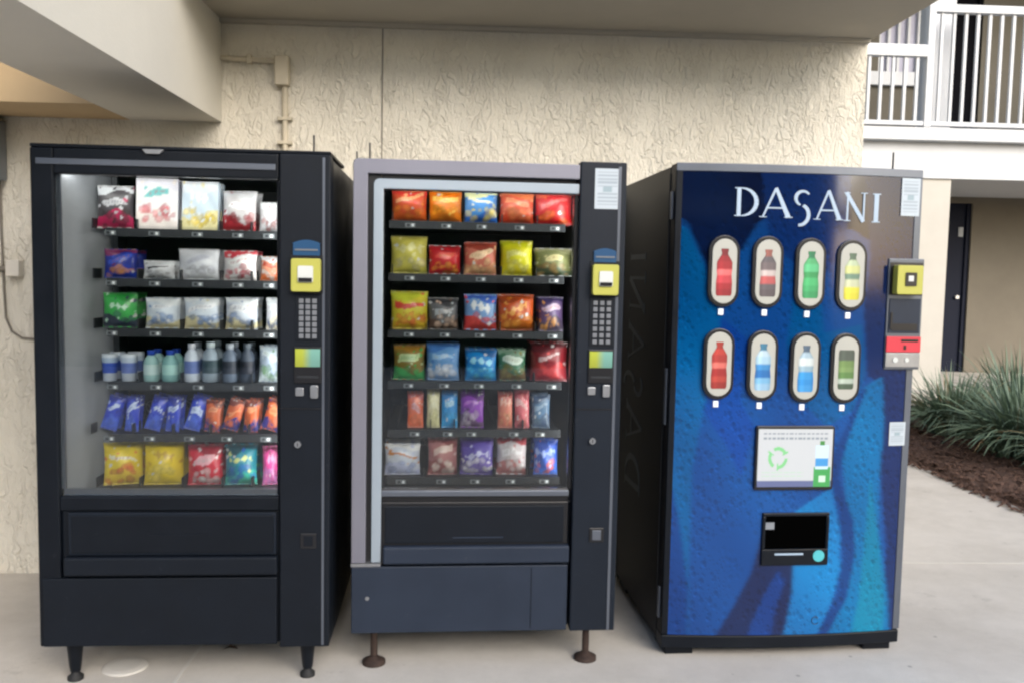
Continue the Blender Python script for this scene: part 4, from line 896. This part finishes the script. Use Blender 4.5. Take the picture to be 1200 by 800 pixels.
for i, (px, py) in enumerate(BT):
    u, z = m3p(px, py); w_, h_ = .048, .118; n = 10
    def cap(wa, ha): return [(u+wa*math.cos(R(a*180/n)), z+ha-wa+wa*math.sin(R(a*180/n))) for a in range(n+1)] + [(u+wa*math.cos(R(180+a*180/n)), z-ha+wa+wa*math.sin(R(180+a*180/n))) for a in range(n+1)]
    sb = cv(cap(w_+.010, h_+.012), -.012, -.0005, u).build('selection_button', M['rblack'], m3, bevel=.003)
    sb['label'] = 'oval button with ' + BL_[i]
    cv(cap(w_-.002, h_-.001), -.0165, -.0125, u).build('button_plate', M['cream'], sb, bevel=.002)
    cols, kd = BC[i]; y_ = bulge(u)-.001-.0172
    prof = ([(.0, .78), (.02, .9), (.28, .92), (.45, .82), (.55, .88), (.72, .88), (.80, .62), (.88, .36), (.93, .34), (.935, .42), (1, .42)] if kd not in ('can',) else [(0, .8), (.05, .92), (.95, .92), (1, .8)])
    q = MB(); vs = []; cs = []; hh = .17 if kd != 'can' else .145; bw = .033; zb_b = z-hh/2-.004; n2 = 24
    for j in range(n2+1):
        t = j/n2
        for a_, b2 in zip(prof, prof[1:]):
            if a_[0] <= t <= b2[0]+1e-6: ww = a_[1]+(b2[1]-a_[1])*(t-a_[0])/(b2[0]-a_[0]+1e-9)
        for s_ in (-1, -.5, 0, .5, 1):
            cc = tuple(.8*x for x in lin(cols[min(6, int(t*7))])); f_ = 1.25 if s_ == -.5 else (.75 if abs(s_) == 1 else 1)
            vs.append((u+s_*ww*bw, y_, zb_b+hh*t)); cs.append(tuple(min(1, x*f_) for x in cc))
    q.add(vs, [(j*5+a_, j*5+a_+1, (j+1)*5+a_+1, (j+1)*5+a_) for j in range(n2) for a_ in range(4)], cs)
    q.build('bottle_picture', M['print'], sb)
    MB().box(u-.013, u+.005, bulge(u)-.008, bulge(u)-.0015, z-h_-.040, z-h_-.018).build('button_lamp', M['led'], m3, bevel=.001)
# information display
u0, u1, z0, z1 = m3r(885, 498, 973, 572); um = (u0+u1)/2; yy = bulge(um)-.001
dp = MB().prism(round_poly(u0, u1, z0, z1, .008), yy-.012, yy+.004).build('information_sign', M['rblack'], m3, bevel=.002)
def info(s, t):
    c_ = lin((186, 191, 195))
    if t < .11: c_ = lin((90, 100, 140))
    if .06 < s < .93 and (.82 < t < .86 or .90 < t < .93) and int(s*60) % 7 not in (0, 3): c_ = lin((130, 140, 150))
    if .06 < s < .62 and (.18 < t < .20 or .24 < t < .26) and int(s*70) % 6: c_ = lin((165, 200, 175))
    if s > .76 and t < .34 and s < .99: c_ = lin((60, 150, 80))
    if .83 < s < .92 and .08 < t < .2: c_ = lin((190, 220, 200))
    if .78 < s < .95 and .30 < t < .72: c_ = lin((190, 215, 235))
    if .78 < s < .95 and .36 < t < .50: c_ = lin((60, 140, 200))
    if .83 < s < .90 and .72 < t < .80: c_ = lin((60, 130, 60))
    dx, dy = (s-.27)*1.45, t-.50; rr_ = math.hypot(dx, dy); an = (math.degrees(math.atan2(dy, dx))) % 120
    if .13 < rr_ < .19 and an > 24: c_ = lin((120, 190, 130))
    if .10 < rr_ < .22 and 24 < an < 34: c_ = lin((120, 190, 130))
    return c_
cgrid(MB(), u0+.008, u1-.008, z0+.012, z1-.010, yy-.0135, info, 110, 80).build('sign_picture', M['print'], dp)
# delivery port
u0, u1, z0, z1 = m3r(893, 600, 968, 660); um = (u0+u1)/2; yy = bulge(um)-.001
dpo = MB().box(u0, u1, yy-.010, yy+.003, z0, z0+.062).box(u0, u1, yy-.010, yy+.003, z1-.012, z1).box(u0, u0+.012, yy-.010, yy+.003, z0+.0625, z1-.0125).box(u1-.012, u1, yy-.010, yy+.003, z0+.0625, z1-.0125).build('delivery_port', M['black'], m3, bevel=.003)
MB().box(u0+.013, u1-.013, yy-.0025, yy-.0015, z0+.063, z1-.013).build('port_shade_panel', mat('deep_black', (.001,.001,.001), .8, spec=0), dpo)  # flat black panel stands in for the shade inside the port
MB().box(u0+.012, u0+.046, yy-.006, yy-.003, z1-.062, z1-.036).build('port_label', M['greybox'], dpo)
MB().box(u0+.05, u0+.16, yy-.0115, yy-.0105, z0+.040, z0+.047).build('port_text', M['lexan'], dpo)
uu = u1-.038; MB().tube([(uu, yy-.0125, z0+.036), (uu, yy-.0102, z0+.036)], .022, 20).build('port_emblem', mat('aqua_disc', (.08,.45,.5), .4), dpo)
# payment module
u0, u1, z0, z1 = m3r(1041, 303, 1073, 432); um = (u0+u1)/2; yy = bulge(u0)-.001
pm = MB().box(u0, u1, yy-.006, .004, z0, z1).build('payment_module', M['trim'], m3, bevel=.003)
zz = lambda py: m3p(1057, py)[1]
MB().box(u0+.006, u1-.004, yy-.0085, yy-.0062, zz(346), zz(308)).build('reader_recess', M['rblack'], pm)
yv = yy-.009
ra, rb_, rc, rd_ = m3r(1045, 311, 1071, 345)
rb = MB().prism(round_poly(ra, rb_, rc, rd_, .006), yv-.035, yv-.0005).build('card_reader', M['yellow'], m3, bevel=.002)
MB().prism(round_poly(ra+.03, rb_-.026, rc+.03, rd_-.026, .004), yv-.0385, yv-.0355).build('touch_pad', M['rblack'], rb)
MB().box(ra+.04, rb_-.04, yv-.0405, yv-.039, rc+.048, rd_-.038).build('card_slot', M['rwhite'], rb)
MB().box(u0+.008, u1-.008, yy-.010, yy-.0062, zz(390), zz(350)).build('bill_bezel', M['slate'], pm, bevel=.002)
MB().box(u0+.014, u0+.022, yy-.013, yy-.0102, zz(386), zz(366)).box(u0+.022, u1-.02, yy-.013, yy-.0102, zz(387), zz(379)).build('bill_slot', M['rblack'], pm)
MB().box(u0+.003, u1-.001, yy-.012, yy-.0062, zz(412), zz(394)).build('coin_panel', M['red'], pm, bevel=.001)
MB().box(u0+.06, u1-.012, yy-.0135, yy-.0122, zz(400), zz(397)).box(u0+.07, u0+.08, yy-.0135, yy-.0122, zz(409), zz(404)).build('coin_slot', M['rblack'], pm)
MB().box(u0+.003, u1-.002, yy-.011, yy-.0062, zz(429), zz(413)).build('coin_plate', M['steel'], pm, bevel=.001)
MB().tube([(u0+.04, yy-.014, zz(421)), (u0+.04, yy-.0112, zz(421))], .010, 14).tube([(u0+.085, yy-.014, zz(421)), (u0+.085, yy-.0112, zz(421))], .008, 14).build('coin_button', M['rwhite'], pm)
for (a0, b0, a1, b1), nm in (((1057, 209, 1076, 254), 'notice_sticker'), ((1042, 494, 1059, 521), 'small_sticker')):
    u0, u1, z0, z1 = m3r(a0, b0, a1, b1); cgrid(MB(), u0, u1, z0, z1, 0, note, 14, 44, yf=lambda u: bulge(u)-.0048).build(nm, M['print'], m3)
u, z = m3p(955, 726); 
q = MB(); pr = [(u+.014*math.cos(R(a)), bulge(u)-.003, z+.014*math.sin(R(a))) for a in range(40, 330, 15)]; q.tube(pr, .0016, 5); q.build('print_mark', M['navy'], m3)
MB().tube([(.86, .08, H3), (.86, .08, H3+.075)], .0035, 6).build('antenna', M['rblack'], m3)

# ------------------------------------------------------------------ small things on the pavement
o = MB().lathe(0, 0, [(.078, 0), (.078, .003), (.070, .006), (.055, .0055), (.052, .0065)], 28).build('floor_cap', M['slab']); o.location = (-1.215, 3.12, .0005)
tag(o, 'round pale cover set in the pavement under the left vending machine', 'drain cover')
o = MB().add([(-.03, -.01, .002), (0, -.018, .014), (.03, -.004, .003), (.012, .014, .010), (-.015, .016, .004)], [(0,1,2,3,4)]).add([(-.02, .0, .004), (.0, .0, .02), (.016, .01, .004)], [(0,1,2)]).build('leaf', M['leafbrown']); o.location = (-.885, 3.27, 0)
tag(o, 'curled dry brown leaf on pavement under the left vending machine', 'leaf')
